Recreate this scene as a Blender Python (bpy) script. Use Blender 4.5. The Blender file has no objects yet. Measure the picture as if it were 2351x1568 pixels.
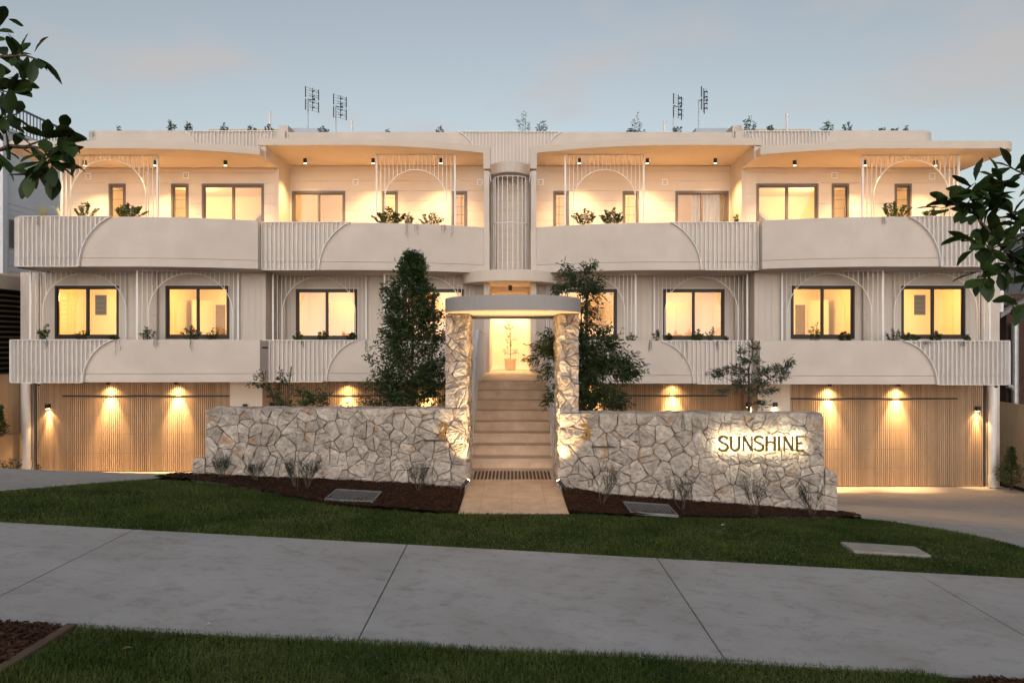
import bpy, bmesh, math, random
import numpy as np
from mathutils import Vector, Matrix
R = math.radians
random.seed(7); np.random.seed(7)
scene = bpy.context.scene
C = scene.collection

# ------------------------------------------------------------------ camera
CAM_Z = 2.18
cam_data = bpy.data.cameras.new('camera'); cam = bpy.data.objects.new('camera', cam_data); C.objects.link(cam)
cam.location = (0, 0, CAM_Z); cam.rotation_euler = (R(90), 0, 0)
cam_data.lens = 24; cam_data.sensor_width = 36; cam_data.clip_end = 2000; cam_data.clip_start = 0.05
scene.camera = cam

# ------------------------------------------------------------------ sky, sun, exposure
SUN_EL, SUN_AZ = 5.0, 181.0       # dusk sun low behind the camera (azimuth clockwise from +Y)
world = bpy.data.worlds.new('World'); scene.world = world; world.use_nodes = True
wn = world.node_tree.nodes; wl = world.node_tree.links; wn.clear()
w_out = wn.new('ShaderNodeOutputWorld'); w_bg = wn.new('ShaderNodeBackground')
sky = wn.new('ShaderNodeTexSky'); sky.sky_type = 'NISHITA'; sky.sun_disc = False
sky.sun_elevation = R(SUN_EL); sky.sun_rotation = R(SUN_AZ)
sky.altitude = 10; sky.air_density = 1.0; sky.dust_density = 0.6; sky.ozone_density = 1.4
tc = wn.new('ShaderNodeTexCoord'); mp = wn.new('ShaderNodeMapping'); mp.inputs['Scale'].default_value = (1.0, 1.0, 3.2)
nz = wn.new('ShaderNodeTexNoise'); nz.inputs['Scale'].default_value = 3.4; nz.inputs['Detail'].default_value = 5; nz.inputs['Roughness'].default_value = 0.5
rmp = wn.new('ShaderNodeValToRGB'); rmp.color_ramp.elements[0].position = 0.52; rmp.color_ramp.elements[1].position = 0.70
mul = wn.new('ShaderNodeMath'); mul.operation = 'MULTIPLY'; mul.inputs[1].default_value = 0.6
mixc = wn.new('ShaderNodeMixRGB'); mixc.inputs[2].default_value = (2.45, 2.22, 2.1, 1)
hs = wn.new('ShaderNodeHueSaturation'); hs.inputs['Saturation'].default_value = 0.46
wl.new(tc.outputs['Generated'], mp.inputs['Vector']); wl.new(mp.outputs['Vector'], nz.inputs['Vector'])
wl.new(nz.outputs['Fac'], rmp.inputs['Fac']); wl.new(rmp.outputs['Color'], mul.inputs[0])
wl.new(sky.outputs['Color'], hs.inputs['Color']); wl.new(hs.outputs['Color'], mixc.inputs[1]); wl.new(mul.outputs[0], mixc.inputs[0])
wl.new(mixc.outputs['Color'], w_bg.inputs['Color']); wl.new(w_bg.outputs['Background'], w_out.inputs['Surface'])
w_bg.inputs['Strength'].default_value = 0.092
sun_d = bpy.data.lights.new('sun', 'SUN'); sun = bpy.data.objects.new('sun', sun_d); C.objects.link(sun)
sun_d.energy = 0.50; sun_d.angle = R(50); sun_d.color = (1.0, 0.93, 0.90)
az, el = R(SUN_AZ), R(SUN_EL + 14)
sdir = Vector((math.sin(az) * math.cos(el), math.cos(az) * math.cos(el), math.sin(el)))
sun.rotation_euler = (-sdir).to_track_quat('-Z', 'Y').to_euler(); sun.location = (0, -20, 20)
scene.view_settings.view_transform = 'Standard'; scene.view_settings.look = 'None'
scene.view_settings.exposure = 1.34; scene.view_settings.gamma = 1.0; scene.view_settings.use_curve_mapping = False
scene.render.engine = 'CYCLES'
scene.cycles.use_denoising = True
scene.cycles.max_bounces = 7; scene.cycles.transparent_max_bounces = 10
scene.cycles.sample_clamp_indirect = 4.0
scene.cycles.caustics_reflective = False; scene.cycles.caustics_refractive = False

# ------------------------------------------------------------------ helpers
F = 1567.3          # focal length in photograph units (width 2351)
def at(x, y, Y):    # a measured image point at a known real depth -> metres
    return Vector(((x - 1175.5) * Y / F, Y, CAM_Z + (784.0 - y) * Y / F))
X0 = -0.05          # the building's axis of symmetry
W = {}              # world matrices of placed objects

class MB:
    def __init__(s): s.v = []; s.f = []; s.m = []
    def add(s, vs, fs, mi=0):
        o = len(s.v); s.v += [tuple(p) for p in vs]; s.f += [tuple(i + o for i in f) for f in fs]; s.m += [mi] * len(fs); return s
    def box(s, x0, x1, y0, y1, z0, z1, mi=0):
        x0, x1 = min(x0, x1), max(x0, x1); y0, y1 = min(y0, y1), max(y0, y1); z0, z1 = min(z0, z1), max(z0, z1)
        return s.add([(x0,y0,z0),(x1,y0,z0),(x1,y1,z0),(x0,y1,z0),(x0,y0,z1),(x1,y0,z1),(x1,y1,z1),(x0,y1,z1)],
              [(0,3,2,1),(4,5,6,7),(0,1,5,4),(1,2,6,5),(2,3,7,6),(3,0,4,7)], mi)
    def prism(s, plan, z0, z1, mi=0):
        a = sum(plan[i][0]*plan[(i+1)%len(plan)][1]-plan[(i+1)%len(plan)][0]*plan[i][1] for i in range(len(plan)))
        if a < 0: plan = plan[::-1]
        n = len(plan)
        vs = [(p[0],p[1],z0) for p in plan] + [(p[0],p[1],z1) for p in plan]
        fs = [tuple(range(n))[::-1], tuple(range(n, 2*n))] + [(i,(i+1)%n,n+(i+1)%n,n+i) for i in range(n)]
        return s.add(vs, fs, mi)
    def strip_wall(s, front, back, z0, z1, mi=0):
        n = len(front); vs = []
        for a, b in zip(front, back): vs += [(a[0],a[1],z0),(a[0],a[1],z1),(b[0],b[1],z1),(b[0],b[1],z0)]
        fs = []
        for i in range(n-1):
            o = 4*i; p = o+4
            for k in range(4): fs.append((o+k, o+(k+1)%4, p+(k+1)%4, p+k))
        fs += [(0,3,2,1), tuple(4*(n-1)+k for k in range(4))]
        return s.add(vs, fs, mi)
    def tube(s, pts, r, n=6, mi=0, r2=None):
        pts = [Vector(p) for p in pts]; m = len(pts); vs = []; fs = []
        if r2 is None: r2 = r
        up = Vector((0.13, 0.31, 0.94)).normalized()
        for i, p in enumerate(pts):
            d = (pts[min(i+1, m-1)] - pts[max(i-1, 0)]).normalized()
            a = d.cross(up)
            if a.length < 1e-3: a = d.cross(Vector((1, 0, 0)))
            a.normalize(); b = d.cross(a)
            rr = r + (r2 - r) * i / max(1, m-1)
            for k in range(n):
                t = 2*math.pi*k/n; vs.append(p + a*math.cos(t)*rr + b*math.sin(t)*rr)
        for i in range(m-1):
            for k in range(n): fs.append((i*n+k, i*n+(k+1)%n, (i+1)*n+(k+1)%n, (i+1)*n+k))
        fs += [tuple(range(n))[::-1], tuple((m-1)*n+k for k in range(n))]
        return s.add(vs, fs, mi)
    def cyl(s, c, r, z0, z1, n=16, mi=0, r1=None):
        r1 = r if r1 is None else r1; x, y = c
        vs = [(x+r*math.cos(2*math.pi*k/n), y+r*math.sin(2*math.pi*k/n), z0) for k in range(n)] + \
             [(x+r1*math.cos(2*math.pi*k/n), y+r1*math.sin(2*math.pi*k/n), z1) for k in range(n)]
        fs = [tuple(range(n))[::-1], tuple(range(n, 2*n))] + [(k,(k+1)%n,n+(k+1)%n,n+k) for k in range(n)]
        return s.add(vs, fs, mi)
    def lathe(s, c, prof, n=20, mi=0):
        vs = []; fs = []; m = len(prof)
        for r, z in prof:
            for k in range(n): vs.append((c[0]+r*math.cos(2*math.pi*k/n), c[1]+r*math.sin(2*math.pi*k/n), c[2]+z))
        for i in range(m-1):
            for k in range(n): fs.append((i*n+k, i*n+(k+1)%n, (i+1)*n+(k+1)%n, (i+1)*n+k))
        return s.add(vs, fs, mi)
    def mesh(s, name):
        me = bpy.data.meshes.new(name); me.from_pydata(s.v, [], s.f); me.validate()
        if any(s.m) and len(me.polygons) == len(s.m): me.polygons.foreach_set('material_index', s.m)
        return me

def place(name, data, parent=None, loc=(0,0,0), rot=(0,0,0), scale=(1,1,1)):
    o = bpy.data.objects.new(name, data); C.objects.link(o)
    from mathutils import Euler
    mw = Matrix.LocRotScale(Vector(loc), Euler(rot), Vector(scale)); W[o] = mw
    o.location = loc; o.rotation_euler = rot; o.scale = scale
    if parent is not None:
        o.parent = parent; o.matrix_parent_inverse = W[parent].inverted()
    return o

def obj(name, geo, mat, parent=None, smooth=False, bevel=0, **kw):
    me = geo.mesh(name) if isinstance(geo, MB) else geo
    if mat is not None and len(me.materials) == 0:
        for m in (mat if isinstance(mat, (list, tuple)) else [mat]): me.materials.append(m)
    if smooth: me.polygons.foreach_set('use_smooth', [True]*len(me.polygons))
    o = place(name, me, parent, **kw)
    if bevel:
        b = o.modifiers.new('bevel', 'BEVEL'); b.width = bevel; b.segments = 2; b.limit_method = 'ANGLE'; b.angle_limit = R(40)
    return o

def tag(o, label, cat, group=None):
    o['label'] = label; o['category'] = cat
    if group: o['group'] = group
    return o
def thing(name, loc, label, cat, group=None):
    return tag(place(name, None, None, loc=loc), label, cat, group)
def kind(o, k): o['kind'] = k; return o

_unit = {}
def ubox(name, mat, x0, x1, y0, y1, z0, z1, parent=None, rotz=0.0):      # shared unit box, scaled to size
    key = mat.name
    if key not in _unit:
        me = MB().box(-.5,.5,-.5,.5,-.5,.5).mesh('unit_' + key); me.materials.append(mat); _unit[key] = me
    return place(name, _unit[key], parent, loc=((x0+x1)/2,(y0+y1)/2,(z0+z1)/2), rot=(0,0,rotz),
                 scale=(max(abs(x1-x0),1e-4), max(abs(y1-y0),1e-4), max(abs(z1-z0),1e-4)))

# ------------------------------------------------------------------ materials (procedural)
def mat(name, col, rough=0.7, var=0.08, scale=3.0, bump=0.0, bscale=60.0, metal=0.0, per_obj=0.0, island=0.0, col2=None, detail=4, spec=0.5, stretch=(1,1,1), trans=0.0):
    m = bpy.data.materials.new(name); m.use_nodes = True
    nt = m.node_tree; n = nt.nodes; l = nt.links; b = n['Principled BSDF']
    b.inputs['Roughness'].default_value = rough; b.inputs['Metallic'].default_value = metal
    b.inputs['Specular IOR Level'].default_value = spec
    geo = n.new('ShaderNodeNewGeometry'); mp = n.new('ShaderNodeMapping'); mp.inputs['Scale'].default_value = stretch
    l.new(geo.outputs['Position'], mp.inputs['Vector'])
    tex = n.new('ShaderNodeTexNoise'); tex.inputs['Scale'].default_value = scale; tex.inputs['Detail'].default_value = detail
    l.new(mp.outputs['Vector'], tex.inputs['Vector'])
    rp = n.new('ShaderNodeValToRGB'); rp.color_ramp.elements[0].position = 0.3; rp.color_ramp.elements[1].position = 0.7
    c2 = col2 if col2 else tuple(min(1, c*(1+var)) for c in col); c1 = tuple(c*(1-var) for c in col) if not col2 else col
    rp.color_ramp.elements[0].color = (*c1, 1); rp.color_ramp.elements[1].color = (*c2, 1)
    l.new(tex.outputs['Fac'], rp.inputs['Fac']); out = rp.outputs['Color']
    if per_obj or island:
        hsv = n.new('ShaderNodeHueSaturation'); mr = n.new('ShaderNodeMapRange')
        k = per_obj or island
        if per_obj: src = n.new('ShaderNodeObjectInfo').outputs['Random']
        else: src = geo.outputs['Random Per Island']
        mr.inputs['To Min'].default_value = 1-k; mr.inputs['To Max'].default_value = 1+k
        l.new(src, mr.inputs['Value']); l.new(mr.outputs['Result'], hsv.inputs['Value']); l.new(out, hsv.inputs['Color']); out = hsv.outputs['Color']
    l.new(out, b.inputs['Base Color'])
    if bump:
        t2 = n.new('ShaderNodeTexNoise'); t2.inputs['Scale'].default_value = bscale; t2.inputs['Detail'].default_value = 6
        l.new(mp.outputs['Vector'], t2.inputs['Vector'])
        bp = n.new('ShaderNodeBump'); bp.inputs['Strength'].default_value = bump; bp.inputs['Distance'].default_value = 0.03 if name == 'limestone' else 0.02
        l.new(t2.outputs['Fac'], bp.inputs['Height']); l.new(bp.outputs['Normal'], b.inputs['Normal'])
    if trans:
        td = n.new('ShaderNodeBsdfTranslucent'); l.new(out, td.inputs['Color']); mx = n.new('ShaderNodeMixShader'); mx.inputs[0].default_value = trans
        l.new(b.outputs[0], mx.inputs[1]); l.new(td.outputs[0], mx.inputs[2]); l.new(mx.outputs[0], n['Material Output'].inputs['Surface'])
    return m
def emit(name, col, s):
    m = bpy.data.materials.new(name); m.use_nodes = True; b = m.node_tree.nodes['Principled BSDF']
    b.inputs['Base Color'].default_value = (*col, 1); b.inputs['Emission Color'].default_value = (*col, 1); b.inputs['Emission Strength'].default_value = s
    return m
def glass_mat(name, tint=(1,1,1)):
    m = bpy.data.materials.new(name); m.use_nodes = True; nt = m.node_tree; n = nt.nodes; l = nt.links; n.clear()
    o = n.new('ShaderNodeOutputMaterial'); t = n.new('ShaderNodeBsdfTransparent'); g_ = n.new('ShaderNodeBsdfGlossy'); mx = n.new('ShaderNodeMixShader'); fr = n.new('ShaderNodeFresnel')
    t.inputs['Color'].default_value = (*tint, 1); g_.inputs['Roughness'].default_value = 0.0; fr.inputs['IOR'].default_value = 1.5
    l.new(fr.outputs[0], mx.inputs[0]); l.new(t.outputs[0], mx.inputs[1]); l.new(g_.outputs[0], mx.inputs[2]); l.new(mx.outputs[0], o.inputs['Surface'])
    return m

def stone_mat():
    m = mat('limestone', (0.34, 0.29, 0.25), 0.9, 0.16, 12.0, bump=1.0, bscale=22, per_obj=0.22, col2=(0.60, 0.525, 0.46), detail=10, spec=0.2)
    n = m.node_tree.nodes; l = m.node_tree.links; b = n['Principled BSDF']
    src = b.inputs['Base Color'].links[0].from_socket
    oi = n.new('ShaderNodeObjectInfo'); geo = n.new('ShaderNodeNewGeometry')
    gt = n.new('ShaderNodeMath'); gt.operation = 'GREATER_THAN'; gt.inputs[1].default_value = 0.92
    frac = n.new('ShaderNodeMath'); frac.operation = 'MULTIPLY'; frac.inputs[1].default_value = 37.31
    fr2 = n.new('ShaderNodeMath'); fr2.operation = 'FRACT'
    l.new(oi.outputs['Random'], frac.inputs[0]); l.new(frac.outputs[0], fr2.inputs[0]); l.new(fr2.outputs[0], gt.inputs[0])
    t = n.new('ShaderNodeTexNoise'); t.inputs['Scale'].default_value = 9; l.new(geo.outputs['Position'], t.inputs['Vector'])
    rp = n.new('ShaderNodeValToRGB'); rp.color_ramp.elements[0].position = 0.48; rp.color_ramp.elements[1].position = 0.62
    l.new(t.outputs['Fac'], rp.inputs['Fac']); mm = n.new('ShaderNodeMath'); mm.operation = 'MULTIPLY'; l.new(gt.outputs[0], mm.inputs[0]); l.new(rp.outputs['Color'], mm.inputs[1])
    m2 = n.new('ShaderNodeMath'); m2.operation = 'MULTIPLY'; m2.inputs[1].default_value = 0.6; l.new(mm.outputs[0], m2.inputs[0])
    mx = n.new('ShaderNodeMixRGB'); mx.inputs[2].default_value = (0.42, 0.22, 0.10, 1); l.new(m2.outputs[0], mx.inputs[0]); l.new(src, mx.inputs[1]); l.new(mx.outputs[0], b.inputs['Base Color'])
    return m

def concrete_mat(name, c1, c2):
    m = mat(name, c1, 0.85, 0.1, 1.1, bump=0.15, bscale=120, col2=c2, detail=12, spec=0.3)
    n = m.node_tree.nodes; l = m.node_tree.links; b = n['Principled BSDF']; src = b.inputs['Base Color'].links[0].from_socket
    geo = n.new('ShaderNodeNewGeometry'); mp = n.new('ShaderNodeMapping'); mp.inputs['Scale'].default_value = (1.8, 3.0, 1); mp.inputs['Rotation'].default_value = (0, 0, 0.3)
    l.new(geo.outputs['Position'], mp.inputs['Vector'])
    t = n.new('ShaderNodeTexNoise'); t.inputs['Scale'].default_value = 2.6; t.inputs['Detail'].default_value = 12; t.inputs['Roughness'].default_value = 0.80
    l.new(mp.outputs['Vector'], t.inputs['Vector'])
    rp = n.new('ShaderNodeValToRGB'); rp.color_ramp.elements[0].position = 0.50; rp.color_ramp.elements[0].color = (1,1,1,1); rp.color_ramp.elements[1].position = 0.75; rp.color_ramp.elements[1].color = (0.60,0.56,0.50,1)
    l.new(t.outputs['Fac'], rp.inputs['Fac'])
    mx = n.new('ShaderNodeMixRGB'); mx.blend_type = 'MULTIPLY'; mx.inputs[0].default_value = 1; l.new(src, mx.inputs[1]); l.new(rp.outputs['Color'], mx.inputs[2]); l.new(mx.outputs[0], b.inputs['Base Color'])
    return m

M = {}
M['render'] = mat('cream_render', (0.625, 0.55, 0.49), 0.85, 0.06, 1.6, bump=0.10, bscale=160, detail=6, spec=0.25)
M['board'] = mat('painted_board', (0.66, 0.58, 0.50), 0.65, 0.03, 2.0, per_obj=0.025, bump=0.04, bscale=90, spec=0.3)
M['vboard'] = mat('painted_groove_board', (0.60, 0.535, 0.475), 0.7, 0.03, 2.0, per_obj=0.02, spec=0.3)
M['soffit'] = mat('soffit_paint', (0.66, 0.57, 0.49), 0.8, 0.03, 2.0, bump=0.05, bscale=120, spec=0.2)
M['white'] = mat('white_steel', (0.80, 0.79, 0.79), 0.45, 0.03, 4.0)
M['white2'] = mat('white_cap', (0.72, 0.74, 0.78), 0.5, 0.04, 3.0)
M['bronze'] = mat('dark_bronze', (0.024, 0.016, 0.011), 0.5, 0.1, 5.0)
M['bronze_lit'] = mat('dark_bronze_lit', (0.13, 0.10, 0.082), 0.5, 0.06, 5.0)  # copy of dark bronze, lightened for the light on the upper frames
M['glass'] = glass_mat('window_glass')
M['wood'] = mat('timber_batten', (0.41, 0.28, 0.175), 0.6, 0.2, 5.0, col2=(0.52, 0.36, 0.23), island=0.16, stretch=(20, 6, 0.8), bump=0.1, bscale=80, spec=0.3)
M['woodback'] = mat('timber_backing', (0.11, 0.065, 0.038), 0.8, 0.15, 4.0)
M['black'] = mat('black_metal', (0.012, 0.011, 0.010), 0.5, 0.1, 5.0)
M['gap'] = mat('dark_gap', (0.010, 0.009, 0.009), 0.9, 0.1, 5.0)
M['stone'] = stone_mat()
M['mortar'] = mat('mortar', (0.24, 0.20, 0.17), 0.95, 0.2, 12.0, bump=0.5, bscale=60)
M['trav'] = mat('travertine', (0.57, 0.41, 0.29), 0.6, 0.15, 4.0, col2=(0.75, 0.585, 0.44), per_obj=0.07, bump=0.08, bscale=40, detail=10, stretch=(1, 1, 1.3), spec=0.4)
M['grout'] = mat('grout', (0.42, 0.35, 0.28), 0.9, 0.1, 8.0)
M['path'] = concrete_mat('footpath_concrete', (0.355, 0.34, 0.33), (0.445, 0.435, 0.44))
M['drive'] = concrete_mat('driveway_concrete', (0.42, 0.37, 0.33), (0.48, 0.43, 0.39))
M['cross'] = concrete_mat('crossover_concrete', (0.30, 0.30, 0.30), (0.36, 0.36, 0.36))
M['asphalt'] = mat('asphalt', (0.05, 0.05, 0.052), 0.9, 0.2, 30.0, bump=0.3, bscale=200)
M['soil'] = mat('ground_soil', (0.06, 0.055, 0.035), 0.95, 0.3, 2.0, bump=0.4, bscale=40)
M['turf'] = mat('turf', (0.022, 0.034, 0.010), 0.95, 0.3, 3.0, bump=0.6, bscale=70, spec=0.1)
M['grass'] = mat('grass_blade', (0.038, 0.074, 0.013), 0.75, 0.3, 1.6, col2=(0.120, 0.155, 0.038), island=0.35, spec=0.15, trans=0.25)
M['dead'] = mat('dry_blade', (0.24, 0.205, 0.115), 0.8, 0.3, 3.0, island=0.35, spec=0.15)
M['mulch'] = mat('mulch_bed', (0.032, 0.016, 0.010), 0.95, 0.4, 30.0, bump=1.0, bscale=70, spec=0.1)
M['chip'] = mat('bark_chip', (0.050, 0.022, 0.012), 0.9, 0.4, 20.0, col2=(0.085, 0.042, 0.024), island=0.55, spec=0.15)
M['steel'] = mat('galvanised_steel', (0.42, 0.43, 0.44), 0.45, 0.12, 9.0, metal=0.7)
M['grate'] = mat('weathered_grate_steel', (0.20, 0.205, 0.21), 0.55, 0.15, 9.0, metal=0.3)
M['canopy'] = mat('grey_cream_render', (0.40, 0.365, 0.355), 0.85, 0.04, 1.5, bump=0.12, bscale=150, spec=0.25)
M['brass'] = mat('aged_brass', (0.22, 0.12, 0.022), 0.42, 0.12, 9.0, metal=0.55)
M['sign'] = mat('sign_brass', (0.16, 0.115, 0.045), 0.45, 0.1, 9.0, metal=0.5)
M['bark'] = mat('bark', (0.10, 0.075, 0.055), 0.9, 0.3, 12.0, bump=0.6, bscale=50)
M['bark2'] = mat('young_bark', (0.07, 0.035, 0.022), 0.85, 0.3, 20.0)
M['lilly'] = mat('dark_leaf', (0.020, 0.042, 0.013), 0.42, 0.4, 4.0, col2=(0.060, 0.098, 0.028), island=0.55, trans=0.18, spec=0.5)
M['bamboo'] = mat('lance_leaf', (0.024, 0.048, 0.014), 0.42, 0.4, 4.0, col2=(0.05, 0.085, 0.024), island=0.45, trans=0.2, spec=0.5)
M['grey_leaf'] = mat('grey_green_leaf', (0.055, 0.080, 0.050), 0.5, 0.3, 6.0, col2=(0.095, 0.125, 0.080), island=0.4, trans=0.15)
M['planter_leaf'] = mat('planter_leaf', (0.035, 0.070, 0.014), 0.5, 0.3, 6.0, col2=(0.065, 0.115, 0.026), island=0.4, trans=0.2)
M['vine'] = mat('silver_vine', (0.17, 0.185, 0.15), 0.7, 0.2, 9.0, island=0.3)
M['fig'] = mat('broad_leaf', (0.018, 0.036, 0.009), 0.5, 0.3, 8.0, col2=(0.034, 0.060, 0.013), per_obj=0.4, trans=0.10, spec=0.3)
M['broom'] = mat('broom_twig', (0.028, 0.032, 0.018), 0.8, 0.25, 8.0, island=0.3)
M['strap'] = mat('strap_leaf', (0.17, 0.20, 0.05), 0.5, 0.3, 6.0, island=0.25, trans=0.2)
M['deck'] = mat('balcony_tiles', (0.74, 0.60, 0.46), 0.6, 0.06, 3.0)
M['interior'] = mat('interior_paint', (0.80, 0.72, 0.58), 0.85, 0.02, 1.0, spec=0.2)
M['ceiling'] = mat('interior_ceiling', (0.80, 0.70, 0.55), 0.85, 0.02, 1.0, spec=0.2)
M['floor_in'] = mat('interior_floor', (0.45, 0.31, 0.18), 0.6, 0.15, 3.0)
M['oak'] = mat('oak_veneer', (0.50, 0.31, 0.13), 0.6, 0.1, 6.0, stretch=(8, 8, 0.6))
M['curtain'] = mat('sheer_curtain', (0.78, 0.72, 0.62), 0.9, 0.05, 5.0, trans=0.4)
M['nb_white'] = mat('neighbour_white', (0.72, 0.72, 0.77), 0.8, 0.04, 1.5, bump=0.05)
M['nb_beige'] = mat('neighbour_beige', (0.50, 0.44, 0.39), 0.85, 0.05, 1.5)
M['louvre'] = mat('louvre_brown', (0.16, 0.115, 0.06), 0.6, 0.15, 4.0)
M['rail'] = mat('slate_rail', (0.10, 0.12, 0.16), 0.5, 0.1, 4.0)
M['brick'] = mat('dark_brick', (0.060, 0.030, 0.022), 0.9, 0.2, 6.0, bump=0.3, bscale=30, per_obj=0.2)
M['tileroof'] = mat('grey_roof', (0.20, 0.195, 0.20), 0.8, 0.15, 6.0)
M['fence'] = mat('fence_sheet', (0.56, 0.43, 0.29), 0.7, 0.05, 2.0)
M['terracotta'] = mat('pot_clay', (0.74, 0.58, 0.40), 0.8, 0.1, 6.0)
M['zinc'] = mat('zinc_roof', (0.33, 0.37, 0.43), 0.5, 0.08, 2.0, metal=0.3)
M['antenna'] = mat('antenna_metal', (0.025, 0.028, 0.04), 0.5, 0.1, 5.0)
M['timber'] = mat('timber_edge', (0.10, 0.062, 0.04), 0.85, 0.25, 5.0, stretch=(5, 1, 5), bump=0.3)
M['lid'] = mat('pit_lid_concrete', (0.34, 0.31, 0.28), 0.9, 0.12, 6.0, bump=0.2, bscale=90)
WARM = (1.0, 0.62, 0.25); WARM2 = (1.0, 0.63, 0.275)
M['bulb'] = emit('warm_lamp_face', (1.0, 0.70, 0.38), 18.0)
M['led'] = emit('halo_led', (1.0, 0.84, 0.50), 15.0)
M['ceil_lamp'] = emit('ceiling_lamp_face', (1.0, 0.72, 0.38), 12.0)

# ------------------------------------------------------------------ terrain
def sm(a, b, x):
    t = np.clip((np.asarray(x, float)-a)/(b-a), 0, 1); return t*t*(3-2*t)
def g(X, Y):
    X = np.asarray(X, float); Y = np.asarray(Y, float); Xc = np.clip(X, -30, 30)
    fl = sm(0.6, 1.5, np.abs(X)); f2 = 1 + (fl-1)*sm(7.15, 8.3, Y)
    p = -0.0548*Xc*f2
    q = np.where(X > 0, -0.0748, -0.043)*Xc*fl
    z = p + (q-p)*sm(8.3, 9.9, Y)
    zg = -1.25 - 0.395*sm(-6, 6, X)
    zd = q + (zg-q)*np.clip((Y-10)/7.4, 0, 1)
    zb = 0.0 + (zg-0.0)*np.clip((Y-12.8)/2.5, 0, 1)
    ib = (1-sm(4.7, 4.95, np.abs(X)))*sm(10.32, 10.6, Y)
    return np.where(Y > 10, zd+(zb-zd)*ib, z)

def sheet(name, poly, m, dz=0.0, res=0.25, k='structure', thick=0.0, noise=0.0):
    bm = bmesh.new(); vs = [bm.verts.new((x, y, 0)) for x, y in poly]; bm.faces.new(vs)
    xs = [p[0] for p in poly]; ys = [p[1] for p in poly]
    for ax, lo, hi in ((0, min(xs), max(xs)), (1, min(ys), max(ys))):
        n = int((hi-lo)/res)
        for i in range(1, n+1):
            co = [0, 0, 0]; no = [0, 0, 0]; co[ax] = lo+i*(hi-lo)/(n+1); no[ax] = 1
            bmesh.ops.bisect_plane(bm, geom=bm.verts[:]+bm.edges[:]+bm.faces[:], plane_co=co, plane_no=no)
    bm.verts.ensure_lookup_table()
    for v in bm.verts: v.co.z = float(g(v.co.x, v.co.y))+dz
    if noise:
        for v in bm.verts: v.co.z += random.uniform(0, noise)
    if thick:
        r = bmesh.ops.extrude_face_region(bm, geom=bm.faces[:])
        for e in r['geom']:
            if isinstance(e, bmesh.types.BMVert): e.co.z += 0
        low = [v for v in bm.verts if v not in set(e for e in r['geom'] if isinstance(e, bmesh.types.BMVert))]
        for v in low: v.co.z -= thick
    bmesh.ops.recalc_face_normals(bm, faces=bm.faces[:])
    me = bpy.data.meshes.new(name); bm.to_mesh(me); bm.free()
    if me.polygons and not thick and me.polygons[0].normal.z < 0: me.flip_normals()
    return kind(obj(name, me, m, smooth=False), k)

def grid_ground():
    xs = np.unique(np.concatenate([np.linspace(-400, -40, 10), np.linspace(-40, -14, 14), np.arange(-14, 14.01, 0.35), np.linspace(14, 40, 14), np.linspace(40, 400, 10)]))
    ys = np.unique(np.concatenate([np.linspace(-200, 0, 12), np.linspace(0, 3, 5), np.arange(3, 20.01, 0.35), np.linspace(20, 60, 12), np.linspace(60, 600, 12)]))
    XX, YY = np.meshgrid(xs, ys); Z = g(XX, YY)-0.05-0.3*((np.abs(XX) < 12.9) & (YY > 2.7) & (YY < 19.2))
    v = np.stack([XX.ravel(), YY.ravel(), Z.ravel()], 1); nx = len(xs); fs = []
    for j in range(len(ys)-1):
        for i in range(nx-1): a = j*nx+i; fs.append((a, a+1, a+nx+1, a+nx))
    me = bpy.data.meshes.new('ground'); me.from_pydata(v.tolist(), [], fs)
    return kind(obj('ground', me, M['soil'], smooth=True), 'structure')
grid_ground()

LB = [(-5.31,9.5),(-5.68,9.12),(-5.96,8.69),(-6.27,8.36),(-7.0,7.7)]          # left crossover edge
RB = [(5.45,9.8),(5.88,9.46),(6.13,8.94),(6.25,8.34),(6.9,7.7)]
ML = [(-1.2,8.5),(-1.71,8.47),(-2.32,8.56),(-3.07,8.99),(-4.11,9.54),(-4.8,9.7)]  # lawn / mulch edges
MR = [(1.84,8.9),(3.07,9.18),(4.6,9.7)]
PXL, PXR, PF = -0.685, 0.725, 8.63
lawn_poly = [(-7.8,7.12),(7.6,7.12)] + RB[::-1] + [(5.0,9.8)] + MR[::-1] + [(PXR,PF),(PXL,PF)] + ML + [(-5.16,9.64)] + LB
mulch_l = [(PXL,PF)] + ML + [(-5.1,9.72),(-4.9,10.25),(PXL,10.25)]
mulch_r = [(PXR,PF),(PXR,10.25),(4.95,10.25),(5.05,9.85)] + MR[::-1]
verge_poly = [(-3.04,4.78),(7.5,4.78),(7.5,2.5),(-3.1,2.5)]
sheet('lawn', lawn_poly, M['turf'], 0.0, 0.3)
sheet('verge_lawn', verge_poly, M['turf'], 0.0, 0.3)
sheet('mulch_bed', mulch_l, M['mulch'], 0.025, 0.12, noise=0.035)
sheet('mulch_bed', mulch_r, M['mulch'], 0.025, 0.12, noise=0.035)
sheet('tree_bed', [(-8,4.79),(-3.12,4.79),(-3.18,2.5),(-8,2.5)], M['mulch'], 0.0, 0.15, noise=0.03)
sheet('tree_bed', [(2.98,4.62),(3.3,4.75),(7.4,4.75),(7.4,2.6),(2.98,2.6)], M['mulch'], 0.012, 0.2, noise=0.03)
sheet('driveway', [(-12.95,9.99),(-4.85,9.99),(-4.85,19.3),(-12.95,19.3)], M['drive'], 0.0, 0.5)
sheet('driveway', [(4.85,9.99),(14.5,9.99),(14.5,17.4),(12.95,17.9),(12.95,19.3),(4.85,19.3)], M['drive'], 0.0, 0.5)
sheet('crossover', [(-16,7.12),(-7.8,7.12)] + LB[::-1] + [(-5.16,9.64),(-5.1,9.75),(-4.95,9.98),(-16,9.98)], M['cross'], 0.006, 0.4)
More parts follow.
